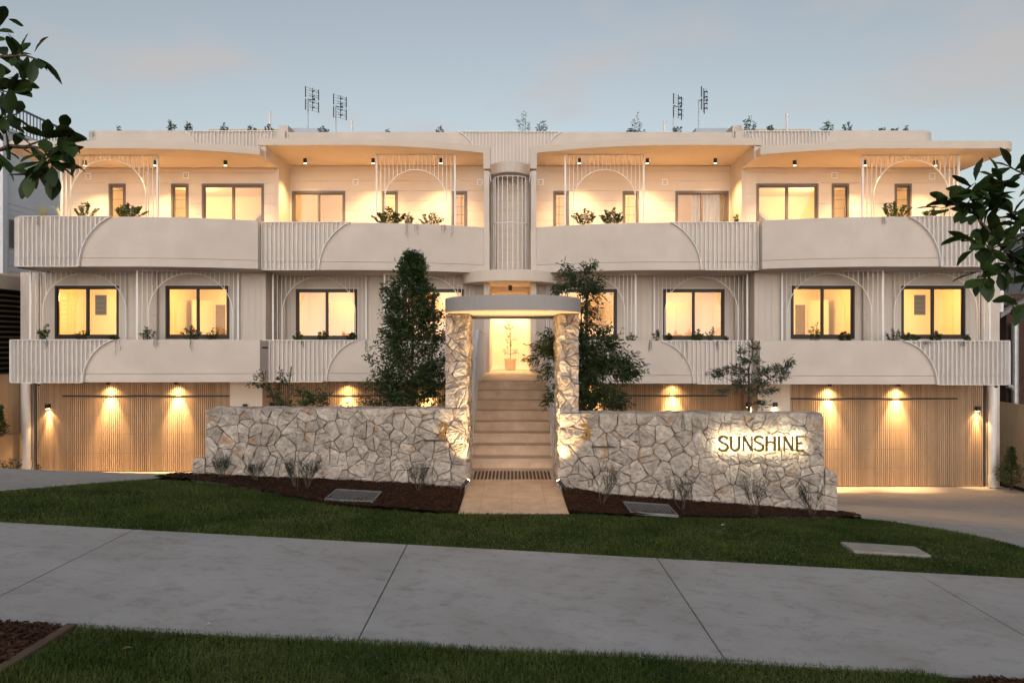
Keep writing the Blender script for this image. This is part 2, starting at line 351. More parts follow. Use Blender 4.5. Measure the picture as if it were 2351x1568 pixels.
sheet('crossover', [(7.6,7.12)] + [(16,7.12),(16,9.98),(5.1,9.98),(5.05,9.85)] + RB, M['cross'], 0.006, 0.4)
sheet('road', [(-60,-9),(60,-9),(60,2.3),(-60,2.3)], M['asphalt'], -0.10, 3.0)
kb = sheet('kerb', [(-40,2.3),(40,2.3),(40,2.46),(-40,2.46)], M['cross'], 0.02, 1.5, thick=0.2)
# footpath slabs, each its own piece, with open joints
jx = [-16.0, -12.3, -9.5, -6.72, -3.93, -1.09, 1.51, 4.18, 6.85, 9.6, 12.4, 16.0]
fp = sheet('footpath', [(-16,4.80),(16,4.80),(16,7.10),(-16,7.10)], M['gap'], -0.03, 2.0)
for i in range(len(jx)-1):
    a, b = jx[i]+0.006, jx[i+1]-0.006
    mb = MB(); ys = (4.80, 7.10)
    vs = []
    for z in (-0.10, 0.012):
        for x, y in ((a, ys[0]), (b, ys[0]), (b, ys[1]), (a, ys[1])): vs.append((x, y, -0.0548*x+z))
    mb.add(vs, [(0,3,2,1),(4,5,6,7),(0,1,5,4),(1,2,6,5),(2,3,7,6),(3,0,4,7)])
    obj('slab', mb, M['path'], fp)

# ------------------------------------------------------------------ the apartment building
bld = thing('apartment_building', (X0, 18, -1.4), 'three storey cream apartment building with curved balconies, arched steel screens and slatted timber garages', 'building')
def Yo(u): return 16.6 + 0.55*(max(0, 9.2-u)/2.9)**2
def Yi(u): return 17.4 + 0.72*(max(0, 4.2-u)/3.5)**2
SD = {-1: 'left', 1: 'right'}
UPW_O, UPW_I, MDW_O, MDW_I, GAR_O, GAR_I = 18.45, 19.4, 18.0, 19.0, 18.0, 19.2
BACK = 26.0
def sx(s, u): return X0 + s*u
def seq(a, b, n): return [a+(b-a)*i/n for i in range(n+1)]

def wall_open(name, s, u0, u1, z0, z1, Y, ops, m, th=0.14, parent=None):
    us = sorted(set([u0, u1] + [v for o in ops for v in o[:2]])); zs = sorted(set([z0, z1] + [v for o in ops for v in o[2:4]]))
    mb = MB()
    for a, b in zip(us[:-1], us[1:]):
        for c, d in zip(zs[:-1], zs[1:]):
            uc, zc = (a+b)/2, (c+d)/2
            if any(o[0] < uc < o[1] and o[2] < zc < o[3] for o in ops): continue
            mb.box(sx(s,a), sx(s,b), Y, Y+th, c, d)
    return obj(name, mb, m, parent or bld)

def window(s, ua, ub, z0, z1, Y, fm, sashes=2, ext=0.06, louvre=False):
    ua, ub = min(ua, ub), max(ua, ub); xa, xb = sorted((sx(s,ua), sx(s,ub)))
    fw = 0.055; mb = MB(); yf, yb = Y-0.028, Y+0.06
    mb.box(xa, xa+fw, yf, yb, z0, z1); mb.box(xb-fw, xb, yf, yb, z0, z1)
    mb.box(xa+fw, xb-fw, yf+.002, yb, z1-fw, z1); mb.box(xa+fw, xb-fw, yf+.002, yb, z0, z0+fw*1.4)
    o = obj('window', mb, fm, bld)
    n = sashes; wd = (xb-xa-2*fw)/n
    for i in range(n):
        a = xa+fw+i*wd; b = a+wd; sf = 0.036; yo = Y+0.005+(0.022 if (i+(s>0))%2 else 0.0)
        m2 = MB(); m2.box(a-(.02 if i else 0), a+sf, yo, yo+.03, z0+fw*1.4, z1-fw); m2.box(b-sf, b+(.02 if i<n-1 else 0), yo, yo+.03, z0+fw*1.4, z1-fw)
        m2.box(a+sf, b-sf, yo+.001, yo+.029, z1-fw-sf, z1-fw); m2.box(a+sf, b-sf, yo+.001, yo+.029, z0+fw*1.4, z0+fw*1.4+sf)
        obj('sash', m2, fm, o)
        ubox('pane', M['glass'], a+sf, b-sf, yo+.013, yo+.017, z0+fw*1.4+sf, z1-fw-sf, o)
        if louvre:
            k = z0+fw*1.4+0.2
            while k < z1-fw-0.08:
                ubox('louvre_bar', fm, a+sf, b-sf, yo+.03, yo+.045, k, k+0.008, o); k += 0.24
    ubox('head_flashing', M['white'], xa-ext, xb+ext, Y-0.035, Y-0.0165, z1+0.018, z1+0.03, o)
    return o

def hboards(s, u0, u1, zlo, ztop, Y, ops, parent, ref=6.455, pitch=0.281):
    k = math.floor((zlo-ref)/pitch)
    while ref+k*pitch < ztop:
        a, b = max(zlo, ref+k*pitch)+0.003, min(ztop, ref+(k+1)*pitch)-0.004; k += 1
        if b-a < 0.03: continue
        cuts = [(u0, u1)]
        for o in ops:
            if o[2] < b-0.02 and o[3] > a+0.02:
                new = []
                for c in cuts:
                    if o[1] <= c[0] or o[0] >= c[1]: new.append(c); continue
                    if o[0]-c[0] > 0.02: new.append((c[0], o[0]))
                    if c[1]-o[1] > 0.02: new.append((o[1], c[1]))
                cuts = new
        for c in cuts: ubox('board', M['board'], sx(s,c[0]), sx(s,c[1]), Y-0.014, Y-0.001, a, b, parent)

def vboards(s, u0, u1, z0, z1, Y, ops, parent, pitch=0.166):
    n = int(round((u1-u0)/pitch)); p = (u1-u0)/n
    for i in range(n):
        a, b = u0+i*p+0.002, u0+(i+1)*p-0.002; c = (a+b)/2; lo = z0
        pieces = [(a, b, z0, z1)]
        for o in ops:
            new = []
            for q in pieces:
                if o[1] <= q[0]+.001 or o[0] >= q[1]-.001: new.append(q); continue
                if o[0]-q[0] > 0.01: new.append((q[0], o[0], z0, z1))
                if q[1]-o[1] > 0.01: new.append((o[1], q[1], z0, z1))
                new.append((max(q[0], o[0]), min(q[1], o[1]), o[3], z1))
            pieces = new
        for q in pieces: ubox('board', M['vboard'], sx(s,q[0]), sx(s,q[1]), Y-0.012, Y-0.001, q[2], q[3], parent)

def slat_panel(s, pts_fn, ulist, z0, z1, arc, parent_name='slat_panel', bw=0.015, bd=0.055, off=0.058, arc2=None, frame_end=True):
    """bars standing off a wall whose plan is u -> Y; arc = (uc, R, side): bars stop at the quarter arc"""
    def zlow(u):
        zl = z0
        for A in (arc, arc2):
            if not A: continue
            uc, Rr, sd, zc = A
            d = (u-uc)*sd
            if d < Rr: zl = max(zl, zc+math.sqrt(max(0, Rr*Rr-max(0, d)**2)))
        return zl
    mb = MB()
    us = ulist; f = [(sx(s,u), pts_fn(u)-off) for u in us]
    top = [(sx(s,u), pts_fn(u)-off-0.001) for u in us]
    mb.strip_wall([(p[0], p[1]-bd*0.5) for p in top], [(p[0], p[1]+bd*0.5) for p in top], z1-0.012, z1+0.004)
    lowus = [u for u in us if zlow(u) <= z0+0.001]
    if len(lowus) > 1 and not arc2:
        mb.strip_wall([(sx(s,u), pts_fn(u)-off-bd*.5) for u in lowus], [(sx(s,u), pts_fn(u)-off+bd*.5) for u in lowus], z0-0.012, z0+0.002)
    p = obj(parent_name, mb, M['white'], bld)
    for A in (arc, arc2):
        if not A: continue
        uc, Rr, sd, zc = A; pts = []
        t0 = math.asin(min(1, max(0, (z0-zc)/Rr))); t1 = math.asin(min(1, (z1-zc)/Rr))
        for t in seq(t0, t1, 18):
            u = uc+sd*Rr*math.cos(t); pts.append((u, zc+Rr*math.sin(t)))
        m2 = MB(); fr = []; 
        vs = []; fs = []
        for u, z in pts:
            y = pts_fn(u)-off; nn = Vector((u-uc, z-zc)).normalized()*0.008
            for du, dy in ((-1,-1),(1,-1),(1,1),(-1,1)):
                vs.append((sx(s, u+du*nn.x), y+dy*bd*0.55, z+du*nn.y))
        for i in range(len(pts)-1):
            for k in range(4): fs.append((4*i+k, 4*i+(k+1)%4, 4*i+4+(k+1)%4, 4*i+4+k))
        m2.add(vs, fs); obj('arc_bar', m2, M['white'], p)
    for i, u in enumerate(us):
        if i == 0 and not frame_end: continue
        zl = zlow(u)
        if zl > z1-0.03: continue
        y = pts_fn(u)-off
        ubox('bar', M['white'], sx(s,u)-bw/2, sx(s,u)+bw/2, y-bd/2, y+bd/2, zl, z1-0.01, p)
    # fixing lugs with bolts
    for u in (us[1]-0.05, us[-3] if arc else us[-2]):
        for z in (z1-0.09, z0+0.09):
            if zlow(u) < z: ubox('lug', M['steel'], sx(s,u)-.012, sx(s,u)+.012, pts_fn(u)-off+.005, pts_fn(u)+.0, z-.012, z+.012, p)
    return p

def arch_screen(p0, p1, z0, z1, ta, tb, apex, pitch=0.112, posts=(True, True), zcap=None, bars_only_to=None):
    a = Vector(p0); b = Vector(p1); L = (b-a).length; d = (b-a)/L; ang = math.atan2(d.y, d.x)
    Rr = (tb-ta)/2; tc_ = (ta+tb)/2; zs = apex-Rr; nrm = Vector((-d.y, d.x))
    def P(t, z, o=0): q = a+d*t+nrm*o; return (q.x, q.y, z)
    mb = MB()
    def rail(t0_, t1_, z):
        vs = [P(t0_, z-.012, -.02), P(t1_, z-.012, -.02), P(t1_, z-.012, .02), P(t0_, z-.012, .02), P(t0_, z, -.02), P(t1_, z, -.02), P(t1_, z, .02), P(t0_, z, .02)]
        mb.add(vs, [(0,3,2,1),(4,5,6,7),(0,1,5,4),(1,2,6,5),(2,3,7,6),(3,0,4,7)])
    capt = L+1
    if zcap: capt = zcap[0]
    rail(0, min(L, capt), z1)
    if capt < L: rail(capt, L, zcap[1])
    o = obj('arch_screen', mb, M['white'], bld)
    m2 = MB(); vs = []; fs = []; pts = [(tc_-Rr*math.cos(q), zs+Rr*math.sin(q)) for q in seq(0, math.pi, 36)]
    for t, z in pts:
        nn = Vector((t-tc_, z-zs)).normalized()*0.008
        for k, oo in ((-1,-.018),(1,-.018),(1,.018),(-1,.018)): vs.append(P(t+k*nn.x, z+k*nn.y, oo))
    for i in range(len(pts)-1):
        for k in range(4): fs.append((4*i+k, 4*i+(k+1)%4, 4*i+4+(k+1)%4, 4*i+4+k))
    m2.add(vs, fs); obj('arch_bar', m2, M['white'], o)
    def bar(t, zl, zh, w, nm, dp=0.035):
        q = a+d*t
        if zh-zl > 0.015: ubox(nm, M['white'], q.x-w/2, q.x+w/2, q.y-dp/2, q.y+dp/2, zl, zh, o, rotz=ang)
    for k, t in ((0, 0.0), (1, L)):
        if posts[k]: bar(t, z0, (zcap[1] if zcap and t > capt else z1)-.013, 0.045, 'post', 0.045)
    n = int(round(L/pitch))
    for i in range(1, n):
        t = L*i/n; zh = (zcap[1] if t > capt else z1)-.013
        if ta+0.01 < t < tb-0.01: zl = zs+math.sqrt(max(0, Rr*Rr-(t-tc_)**2))+.006
        else: zl = z0
        bar(t, zl, zh, 0.012, 'bar')
    for t in (ta, tb): bar(t, z0, zs, 0.012, 'leg')
    return o

def room(name, s, u0, u1, y0, y1, z0, z1, energy, lamp_uv=(0.5, 0.45), mwall='interior', color=(1.0, .53, .135)):
    xa, xb = sorted((sx(s,u0), sx(s,u1))); t = 0.06; mb = MB()
    o = obj(name, MB().box(xa, xb, y1, y1+t, z0, z1), M[mwall], bld)
    obj('room_wall', MB().box(xa-t, xa, y0, y1, z0, z1), M[mwall], o); obj('room_wall', MB().box(xb, xb+t, y0, y1, z0, z1), M[mwall], o)
    obj('room_ceiling', MB().box(xa, xb, y0, y1, z1, z1+t), M['ceiling'], o); obj('room_floor', MB().box(xa, xb, y0, y1, z0-t, z0), M['floor_in'], o)
    if energy:
        c = (xa+(xb-xa)*lamp_uv[0], y0+(y1-y0)*lamp_uv[1], z1-0.03)
        obj('ceiling_lamp', MB().cyl((c[0], c[1]), 0.16, z1-0.035, z1-0.002, 18), M['ceil_lamp'], o)
        ld = bpy.data.lights.new('room_light', 'POINT'); ld.energy = energy; ld.color = color; ld.shadow_soft_size = 0.15
        lo = place('room_light', ld, o, loc=(c[0], c[1], z1-0.35))
    return o

for s in (-1, 1):
    dzr = 0.0 if s < 0 else -0.05
    zg = -1.25 if s < 0 else -1.645
    # ---------------- upper floor, outer
    O = [(10.38,10.84,4.3,6.43),(8.685,9.155,4.3,6.43),(6.647,8.325,4.25,6.43)]
    w = wall_open('wall', s, 6.37, 11.95, 4.2, 6.86, UPW_O, O, M['render'])
    hboards(s, 6.37, 11.95, 4.95, 6.848, UPW_O, O, w)
    for o in O: window(s, *o, UPW_O, M['bronze_lit'], 2 if o[1]-o[0] > 1 else 1, louvre=o[1]-o[0] < 1)
    obj('party_wall', MB().box(sx(s,6.25), sx(s,6.37), 18.44, 19.55, 4.2, 6.85).box(sx(s,6.25), sx(s,6.369), 17.46, 19.55, 6.852, 7.174), M['render'], bld)
    obj('side_wall', MB().box(sx(s,11.95), sx(s,12.07), UPW_O, BACK, 4.2, 6.86), M['render'], bld)
    # ---------------- upper floor, inner
    I = [(4.685,6.2,4.25,6.44),(3.19,3.65,4.3,6.44),(1.22,1.67,4.3,6.44)]
    w = wall_open('wall', s, 0.70, 6.25, 4.2, 7.17, UPW_I, I, M['render'])
    hboards(s, 0.70, 6.25, 4.95, 7.158, UPW_I, I, w)
    for o in I: window(s, *o, UPW_I, M['bronze_lit'], 2 if o[1]-o[0] > 1 else 1, louvre=o[1]-o[0] < 1)
    # end fin beside the central recess
    obj('end_fin', MB().box(sx(s,0.56), sx(s,0.70), 18.20, 20.9, 4.01, 6.74), M['render'], bld, bevel=0.006)
    obj('fin_cap', MB().box(sx(s,0.53), sx(s,0.71), 18.10, 18.5, 6.76, 7.335), M['render'], bld, bevel=0.006)
    # wall vents
    for u, z, Y in ((11.39,6.64,UPW_O),(8.75,6.66,UPW_O),(4.39,6.70,UPW_I),(0.86,6.70,UPW_I)):
        x = sx(s,u); v = obj('wall_vent', MB().box(x-.085, x+.085, Y-.03, Y-.0145, z-.085, z+.085), M['white'], bld, bevel=.004)
        for k in range(3): ubox('vent_slot', M['bronze_lit'], x-.055, x+.055, Y-.0315, Y-.0301, z-.05+k*.038, z-.036+k*.038, v)
    # ---------------- roofs
    fr = [(sx(s,u), Yo(u)) for u in seq(6.29, 12.0, 30)]
    cor = [(sx(s, 12.0+.4*math.sin(t)), 17.0-.4*math.cos(t)) for t in seq(0, math.pi/2, 8)][1:]
    plan = fr + cor + [(sx(s,12.4), BACK), (sx(s,6.29), BACK)]
    obj('roof', MB().prism(plan, 6.865, 7.06), M['soffit'], bld, bevel=.012)
    fr = [(sx(s,u), Yi(u)) for u in seq(0.70, 6.42, 30)]
    plan = fr + [(sx(s,6.42), 19.0), (sx(s,6.25), 19.2), (sx(s,6.25), BACK), (sx(s,0.70), BACK)]
    obj('roof', MB().prism(plan, 7.175, 7.36), M['soffit'], bld, bevel=.012)
    # beam that closes the step between the two roofs
    obj('roof_beam', MB().box(sx(s,6.372), sx(s,6.415), 17.46, 19.3, 7.062, 7.172), M['render'], bld)
    # parapets with rounded outer corner
    pl = [(sx(s,u), 19.1) for u in (6.3, 9.0, 11.3)] + [(sx(s, 11.5+.5*math.sin(t)), 19.6-.5*math.cos(t)) for t in seq(0, math.pi/2, 8)] + [(sx(s,12.0), 23)]
    bk = [(sx(s,u), 19.25) for u in (6.3, 9.0, 11.3)] + [(sx(s, 11.5+.35*math.sin(t)), 19.6-.35*math.cos(t)) for t in seq(0, math.pi/2, 8)] + [(sx(s,11.85), 23)]
    obj('parapet', MB().strip_wall(pl, bk, 7.03, 8.08), M['render'], bld, bevel=.01)
    obj('parapet', MB().box(sx(s,0.0), sx(s,6.5), 20.0, 20.15, 7.30, 8.31), M['render'], bld, bevel=.01)
    obj('chimney_block', MB().box(sx(s,6.5), sx(s,6.78), 19.98, 20.6, 7.05, 8.50), M['render'], bld, bevel=.008)
    slat_panel(s, lambda u: 19.1, seq(6.55, 8.93, 24), 7.06, 8.05, (9.95, 1.33, -1, 7.06), bw=.011, bd=.04)
    # zinc roofs behind the parapet
    obj('rear_roof', MB().prism([(sx(s,5.7),21.0),(sx(s,6.9),21.0),(sx(s,6.9),24),(sx(s,5.7),24)], 8.5, 8.74), M['zinc'], bld)
    obj('rear_roof', MB().prism([(sx(s,7.3),21.5),(sx(s,9.5),21.5),(sx(s,9.5),24),(sx(s,7.3),24)], 8.66, 8.86), M['fence'], bld)
    obj('rear_wall', MB().box(sx(s,7.35), sx(s,9.4), 21.6, 23.9, 7.0, 8.66).box(sx(s,5.75), sx(s,6.85), 21.1, 23.9, 7.3, 8.5), M['render'], bld)
    # ---------------- upper balconies
    def balcony(Yf, ua, ub, z0, z1, wallY, zsplit, end_round=False, nseg=28, name='balcony'):
        us = seq(ua, ub, nseg); f = [(sx(s,u), Yf(u)) for u in us]; b = [(sx(s,u), Yf(u)+.15) for u in us]
        if end_round:
            r = 0.3; c = (sx(s,ub), Yf(ub)+r)
            f += [(c[0]+s*r*math.sin(t), c[1]-r*math.cos(t)) for t in seq(0, math.pi/2, 6)][1:] + [(c[0]+s*r, wallY)]
            b += [(c[0]+s*(r-.15)*math.sin(t), c[1]-(r-.15)*math.cos(t)) for t in seq(0, math.pi/2, 6)][1:] + [(c[0]+s*(r-.15), wallY)]
        o = obj(name, MB().strip_wall(f, b, zsplit+.006, z1), M['render'], bld, bevel=.008)
        obj('band', MB().strip_wall(f, b, z0, zsplit), M['render'], o)
        pl = [(p[0], p[1]) for p in b] + ([(sx(s,ub), wallY)] if not end_round else []) + [(sx(s,ua), wallY)]
        obj('slab', MB().prism(pl, z0+.002, z0+.21), M['soffit'], o); obj('deck', MB().prism(pl, z0+.214, z0+.225), M['deck'], o)
        obj('planter_soil', MB().prism(pl, z1-.22, z1-.18), M['mulch'], o) if wallY-Yf((ua+ub)/2) < 1.7 and z1 < 3 else None
        return o
    obj('balcony_end', MB().box(sx(s,6.331), sx(s,6.36), 17.25, 18.44, 4.22, 5.2).box(sx(s,6.122), sx(s,6.15), 16.88, 17.98, 1.4, 2.2), M['render'], bld)
    balcony(Yo, 6.33, 11.9, 4.0, 5.21, UPW_O, 4.20, True)
    obj('slab_lip', MB().prism([(sx(s,11.2),16.62),(sx(s,11.95),16.64),(sx(s,12.2),16.8),(sx(s,12.27),17.1),(sx(s,12.27),18.4),(sx(s,11.2),18.4)], 4.0, 4.16), M['soffit'], bld, bevel=.02)
    balcony(Yi, 0.70, 6.42, 4.0, 5.21, UPW_I, 4.20)
    obj('balcony_return', MB().box(sx(s,0.55), sx(s,0.699), 18.14, 20.5, 3.99, 5.13), M['render'], bld)
    slat_panel(s, lambda u: 16.6, seq(11.88, 9.70, 20), 4.0, 5.21, (9.11, 1.33, 1, 4.0))
    slat_panel(s, lambda u: 17.4, seq(6.30, 4.06, 20), 4.0, 5.21, (3.52, 1.33, 1, 4.0))
    # ---------------- middle floor
    wm = [(10.31,11.99,2.25,3.645),(7.40,9.075,2.25,3.645)]
    w = wall_open('wall', s, 6.55, 12.77, 1.2, 4.0, MDW_O, wm, M['render'])
    vboards(s, 6.55, 12.77, 2.05, 3.995, MDW_O, wm, w)
    for o in wm: window(s, *o, MDW_O, M['bronze'], 2)
    obj('return_wall', MB().box(sx(s,6.44), sx(s,6.549), MDW_O-.012, MDW_I+.1, 1.2, 3.998), M['render'], bld)
    obj('side_wall', MB().box(sx(s,12.77), sx(s,12.9), MDW_O-.012, BACK, -1.7, 4.0), M['render'], bld)
    wi = [(4.25,5.96,2.23,3.635),(1.29,2.97,2.23,3.635)]
    w = wall_open('wall', s, 0.70, 6.44, 1.2, 4.0, MDW_I, wi, M['render'])
    vboards(s, 0.70, 6.44, 2.05, 3.995, MDW_I, wi, w)
    for o in wi: window(s, *o, MDW_I, M['bronze'], 2)
    balcony(lambda u: 16.6+.1*(max(0,9.2-u)/2.9)**2, 6.12, 11.95, 1.19+dzr, 2.225+dzr*.5, MDW_O, 1.39+dzr, True)
    balcony(lambda u: 17.25, 0.78, 6.5, 1.17+dzr, 2.215+dzr*.3, MDW_I, 1.37+dzr)
    def Ylo(u):
        if u <= 11.95: return 16.6
        t = min(1, (u-11.95)/0.3); return 16.6+0.3*(1-math.sqrt(max(0, 1-t*t)))
    slat_panel(s, Ylo, seq(12.20, 12.0, 3)+seq(11.90, 9.60, 21), 1.19+dzr, 2.225+dzr*.5, (9.25, 1.10, 1, 1.19+dzr))
    slat_panel(s, lambda u: 17.25, seq(6.27, 3.83, 22), 1.17+dzr, 2.215+dzr*.3, (3.50, 1.12, 1, 1.17+dzr))
    # arched screens, middle floor
    def scr(u0, y0, u1, y1, *a, **k):
        arch_screen((sx(s,u0), y0), (sx(s,u1), y1), *a, **k)
    scr(12.15, 17.3, 9.98, 17.93, 2.1, 3.985, 0.27, 2.16, 3.93, posts=(True, False))
    scr(9.42, 17.25, 7.13, 17.9, 2.1, 3.985, 0.26, 2.24, 3.93)
    scr(6.34, 18.25, 3.99, 18.9, 2.1, 3.985, 0.24, 2.15, 3.93)
    scr(3.35, 18.2, 1.02, 18.9, 2.1, 3.985, 0.30, 2.10, 3.93, zcap=(1.95, 3.72))
    # arched screens, upper floor
    scr(11.3, 17.2, 8.88, 17.2, 4.25, 6.86, 0.23, 2.13, 6.76, pitch=0.117)
    scr(3.57, 18.25, 1.475, 18.25, 4.25, 7.17, 0.21, 1.87, 6.77, pitch=0.11)
    # downpipes behind the screens
    for u, Y in ((11.63+.75,17.9),(9.3,17.92),(6.25,18.88),(1.05,18.9)):
        dp = obj('downpipe', MB().cyl((sx(s,u), Y), .045, 1.4, 3.99, 12), M['render'], bld, smooth=True)
        ubox('pipe_bracket', M['steel'], sx(s,u)-.06, sx(s,u)+.06, Y-.05, Y-.046, 2.86, 2.875, dp)
    # ---------------- garages
    def garage(u0, u1, Y, zb, zt, fixed):      # fixed = plan position where the fixed panel begins
        ztrack = ZT
        back = obj('garage_front', MB().box(sx(s,u0), sx(s,u1), Y+.02, Y+.10, zb, zt), M['woodback'], bld)
        rows = [zb+.015, zb+.5, zb+.99, zb+1.48, ztrack-.02]
        def battens(ua, ub, za, zb_, nm):
            mb = MB(); n = int((ub-ua)/0.0505)
            for i in range(n):
                a = ua+i*(ub-ua)/n; mb.box(sx(s,a+.004), sx(s,a+.036), Y-.022, Y+.02, za, zb_)
            return kind(obj(nm, mb, M['wood'], back), 'stuff')
        for a, b in zip(rows[:-1], rows[1:]): battens(u0, fixed, a+.003, b-.003, 'door_panel')
        battens(u0, fixed, ztrack+.02, zt, 'head_panel')
        if u1-fixed > .1: battens(fixed, u1, zb+.01, zt, 'fixed_panel')
        ubox('door_track', M['black'], sx(s,u0), sx(s,fixed), Y-.035, Y+.015, ztrack-.018, ztrack+.02, back)
        return back
    ZT = (0.745 if s < 0 else 0.675)
    garage(7.39, 12.47, GAR_O, zg, 1.19+dzr, 11.78)
    ZT = 0.66
    garage(1.3, 6.55, GAR_I, zg, 1.17+dzr, 6.1)
    w = obj('wall', MB().box(sx(s,6.55), sx(s,7.385), GAR_O, GAR_O+1.2, zg-.1, 1.17), M['render'], bld)
    hboards(s, 6.53, 7.385, zg, 1.16, GAR_O, [], w, ref=0.70, pitch=0.36)
    obj('garage_pier', MB().box(sx(s,12.56), sx(s,12.77), GAR_O-.01, GAR_O+.3, zg-.1, 1.19), M['render'], bld)
    # big downpipe with its elbow and collar
    px_ = sx(s, 12.63 if s < 0 else 12.60); pm = MB()
    pm.cyl((px_, GAR_O-.17), .095, zg+.02, 1.0, 18); pm.cyl((px_, GAR_O-.17), .108, zg+.14, zg+.32, 18)
    pm.tube([(px_, GAR_O-.17, .98), (px_-s*.02, GAR_O-.17, 1.04), (px_-s*.14, GAR_O-.17, 1.16), (px_-s*.30, GAR_O-.17, 1.20)], .06, 12)
    pm.cyl((px_, GAR_O-.17), .095, 1.0, 1.18, 18)
    obj('garage_downpipe', pm, M['white'], bld, smooth=False)
    # ---------------- rooms
    r1 = room('room', s, 9.72, 12.7, MDW_O+.16, 20.6, 1.45, 3.78, 37)
    r2 = room('room', s, 6.62, 9.60, MDW_O+.16, 20.9, 1.45, 3.78, 37, lamp_uv=(.5,.4))
    r3 = room('room', s, 3.62, 6.40, MDW_I+.16, 21.6, 1.45, 3.78, 21)
    r4 = room('room', s, 0.72, 3.50, MDW_I+.16, 21.6, 1.45, 3.78, 21)
    room('room', s, 6.40, 11.9, UPW_O+.16, 21.8, 4.3, 6.80, 49, lamp_uv=(.45,.5), color=(1.0, .58, .22))
    room('room', s, 0.74, 6.22, UPW_I+.16, 22.6, 4.3, 7.08, 49, lamp_uv=(.45,.5), color=(1.0, .58, .22))
    # small dark window at the back of the end room, a door in the next one
    a = sx(s, 12.52); b = sx(s, 12.18); xa, xb = min(a,b), max(a,b)
    fo = obj('inner_window', MB().box(xa, xb, 20.585, 20.597, 2.98, 3.58), M['bronze'], r1)
    ubox('pane', M['gap'], xa+.04, xb-.04, 20.575, 20.584, 3.02, 3.54, fo)
    for k in range(3): ubox('louvre_bar', M['bronze_lit'], xa+.04, xb-.04, 20.57, 20.5745, 3.12+k*.14, 3.13+k*.14, fo)
    a = sx(s, 9.02); b = sx(s, 8.72); obj('inner_doorway', MB().box(a, b, 20.885, 20.897, 1.45, 3.3), M['louvre'], r2)
    a = sx(s, 9.22); ob = obj('inner_door', MB().box(-.02, .02, -.4, .4, 0, 1.95), M['interior'], r2, loc=(a, 20.45, 1.46), rot=(0, 0, s*0.35))
    for nm, ua, ub, yb, lab in (('wardrobe', 4.2, 5.58, 21.6, f'oak wardrobe inside the {SD[s]} inner bedroom with the lit window'), ('wardrobe', 1.3, 2.62, 21.6, f'oak wardrobe inside the lit room nearest the entry, {SD[s]} side')):
        xa, xb = sorted((sx(s,ua), sx(s,ub))); wd = thing(nm, ((xa+xb)/2, yb-.3, 1.45), lab, 'wardrobe', 'bedroom wardrobes')
        obj('carcass', MB().box(xa, xb, yb-.55, yb-.01, 1.452, 3.36), M['oak'], wd)
        for k in range(3): obj('door', MB().box(xa+(xb-xa)*k/3+.004, xa+(xb-xa)*(k+1)/3-.004, yb-.575, yb-.552, 1.47, 3.35), M['oak'], wd)
    # stair flight seen through the big upper windows
    a = sx(s, 7.0); b = sx(s, 8.0)
    obj('stair_soffit', MB().prism([(0,0),(0.12,0),(1.7,1.5),(1.58,1.5)], 0, 0.9), M['interior'], bld, loc=(sx(s,8.3), 20.6, 4.9), rot=(R(90), 0, 0), scale=(-s,1,1))

cu = thing('curtain', (sx(1,5.0), 19.8, 4.3), 'pale sheer curtain behind the sliding door, inner right upper balcony', 'curtain')
mb = MB(); n_ = 60; vs = []
for i in range(n_+1):
    x = sx(1, 5.25)+.95*i/n_; y = 19.78+.035*math.sin(i*.9)+.015*math.sin(i*2.3); vs += [(x, y, 4.32), (x, y, 6.95)]
mb.add(vs, [(2*i, 2*i+2, 2*i+3, 2*i+1) for i in range(n_)]); obj('drape', mb, M['curtain'], cu, smooth=True)
obj('track', MB().box(sx(1,4.7), sx(1,6.2), 19.76, 19.81, 6.95, 6.98), M['white'], cu)
# ---------------- central recess above the entry
cw = obj('wall', MB().box(sx(-1,.55), sx(1,.55), 19.4, 19.52, 4.04, 7.07), M['render'], bld)
hboards(1, -.549, .549, 4.0, 7.2, 19.4, [], cw)
for s in (-1, 1):
    obj('conduit', MB().cyl((sx(s,.43), 19.30), .045, 4.0, 7.1, 12), M['render'], bld, smooth=True)
fr = [(X0+.555*math.sin(t), 18.75-.35*math.cos(t)*1.0) for t in seq(-math.pi/2, math.pi/2, 14)]
obj('recess_slab', MB().prism([(p[0], 18.95-(p[1]-18.40)*0.0-.42*(1-((p[0]-X0)/.555)**2)) for p in fr] + [(X0+.549,19.38),(X0-.549,19.38)], 6.78, 7.08), M['render'], bld, bevel=.01)
# curved rod screen in the recess
rods = obj('rod_screen', MB().tube([(X0+.47*math.sin(t), 18.98-.34*math.cos(t), 6.70) for t in seq(-1.4, 1.4, 16)], .011, 6)
           .tube([(X0+.47*math.sin(t), 18.98-.34*math.cos(t), 5.43) for t in seq(-1.4, 1.4, 16)], .016, 6), M['white'], bld)
for t in seq(-1.4, 1.4, 9):
    x, y = X0+.47*math.sin(t), 18.98-.34*math.cos(t)
    ubox('rod', M['white'], x-.008, x+.008, y-.008, y+.008, 4.1, 6.70, rods)
slat_panel(1, lambda u: 20.0, seq(-1.5, 1.5, 30), 7.36, 8.31, (-2.05, 1.10, 1, 7.36), arc2=(2.05, 1.10, -1, 7.36), bd=.04)
# lower part of that screen: the bars run down to the recess slab between the two roofs
for u in seq(-.5, .5, 10): ubox('screen_bar', M['white'], X0+u-.0055, X0+u+.0055, 19.93, 19.97, 7.1, 7.36, bld)
obj('recess_back', MB().box(X0-.55, X0+.55, 20.01, 20.14, 7.09, 7.31), M['render'], bld)
# entry canopy: curved slab over the door
cp = [(X0+1.30*math.sin(t), 18.72-1.22*math.cos(t)) for t in seq(-math.pi/2, math.pi/2, 26)]
obj('entry_slab', MB().prism(cp + [(X0+1.30,18.98),(X0-1.30,18.98)], 3.735, 4.03), M['soffit'], bld, bevel=.01)
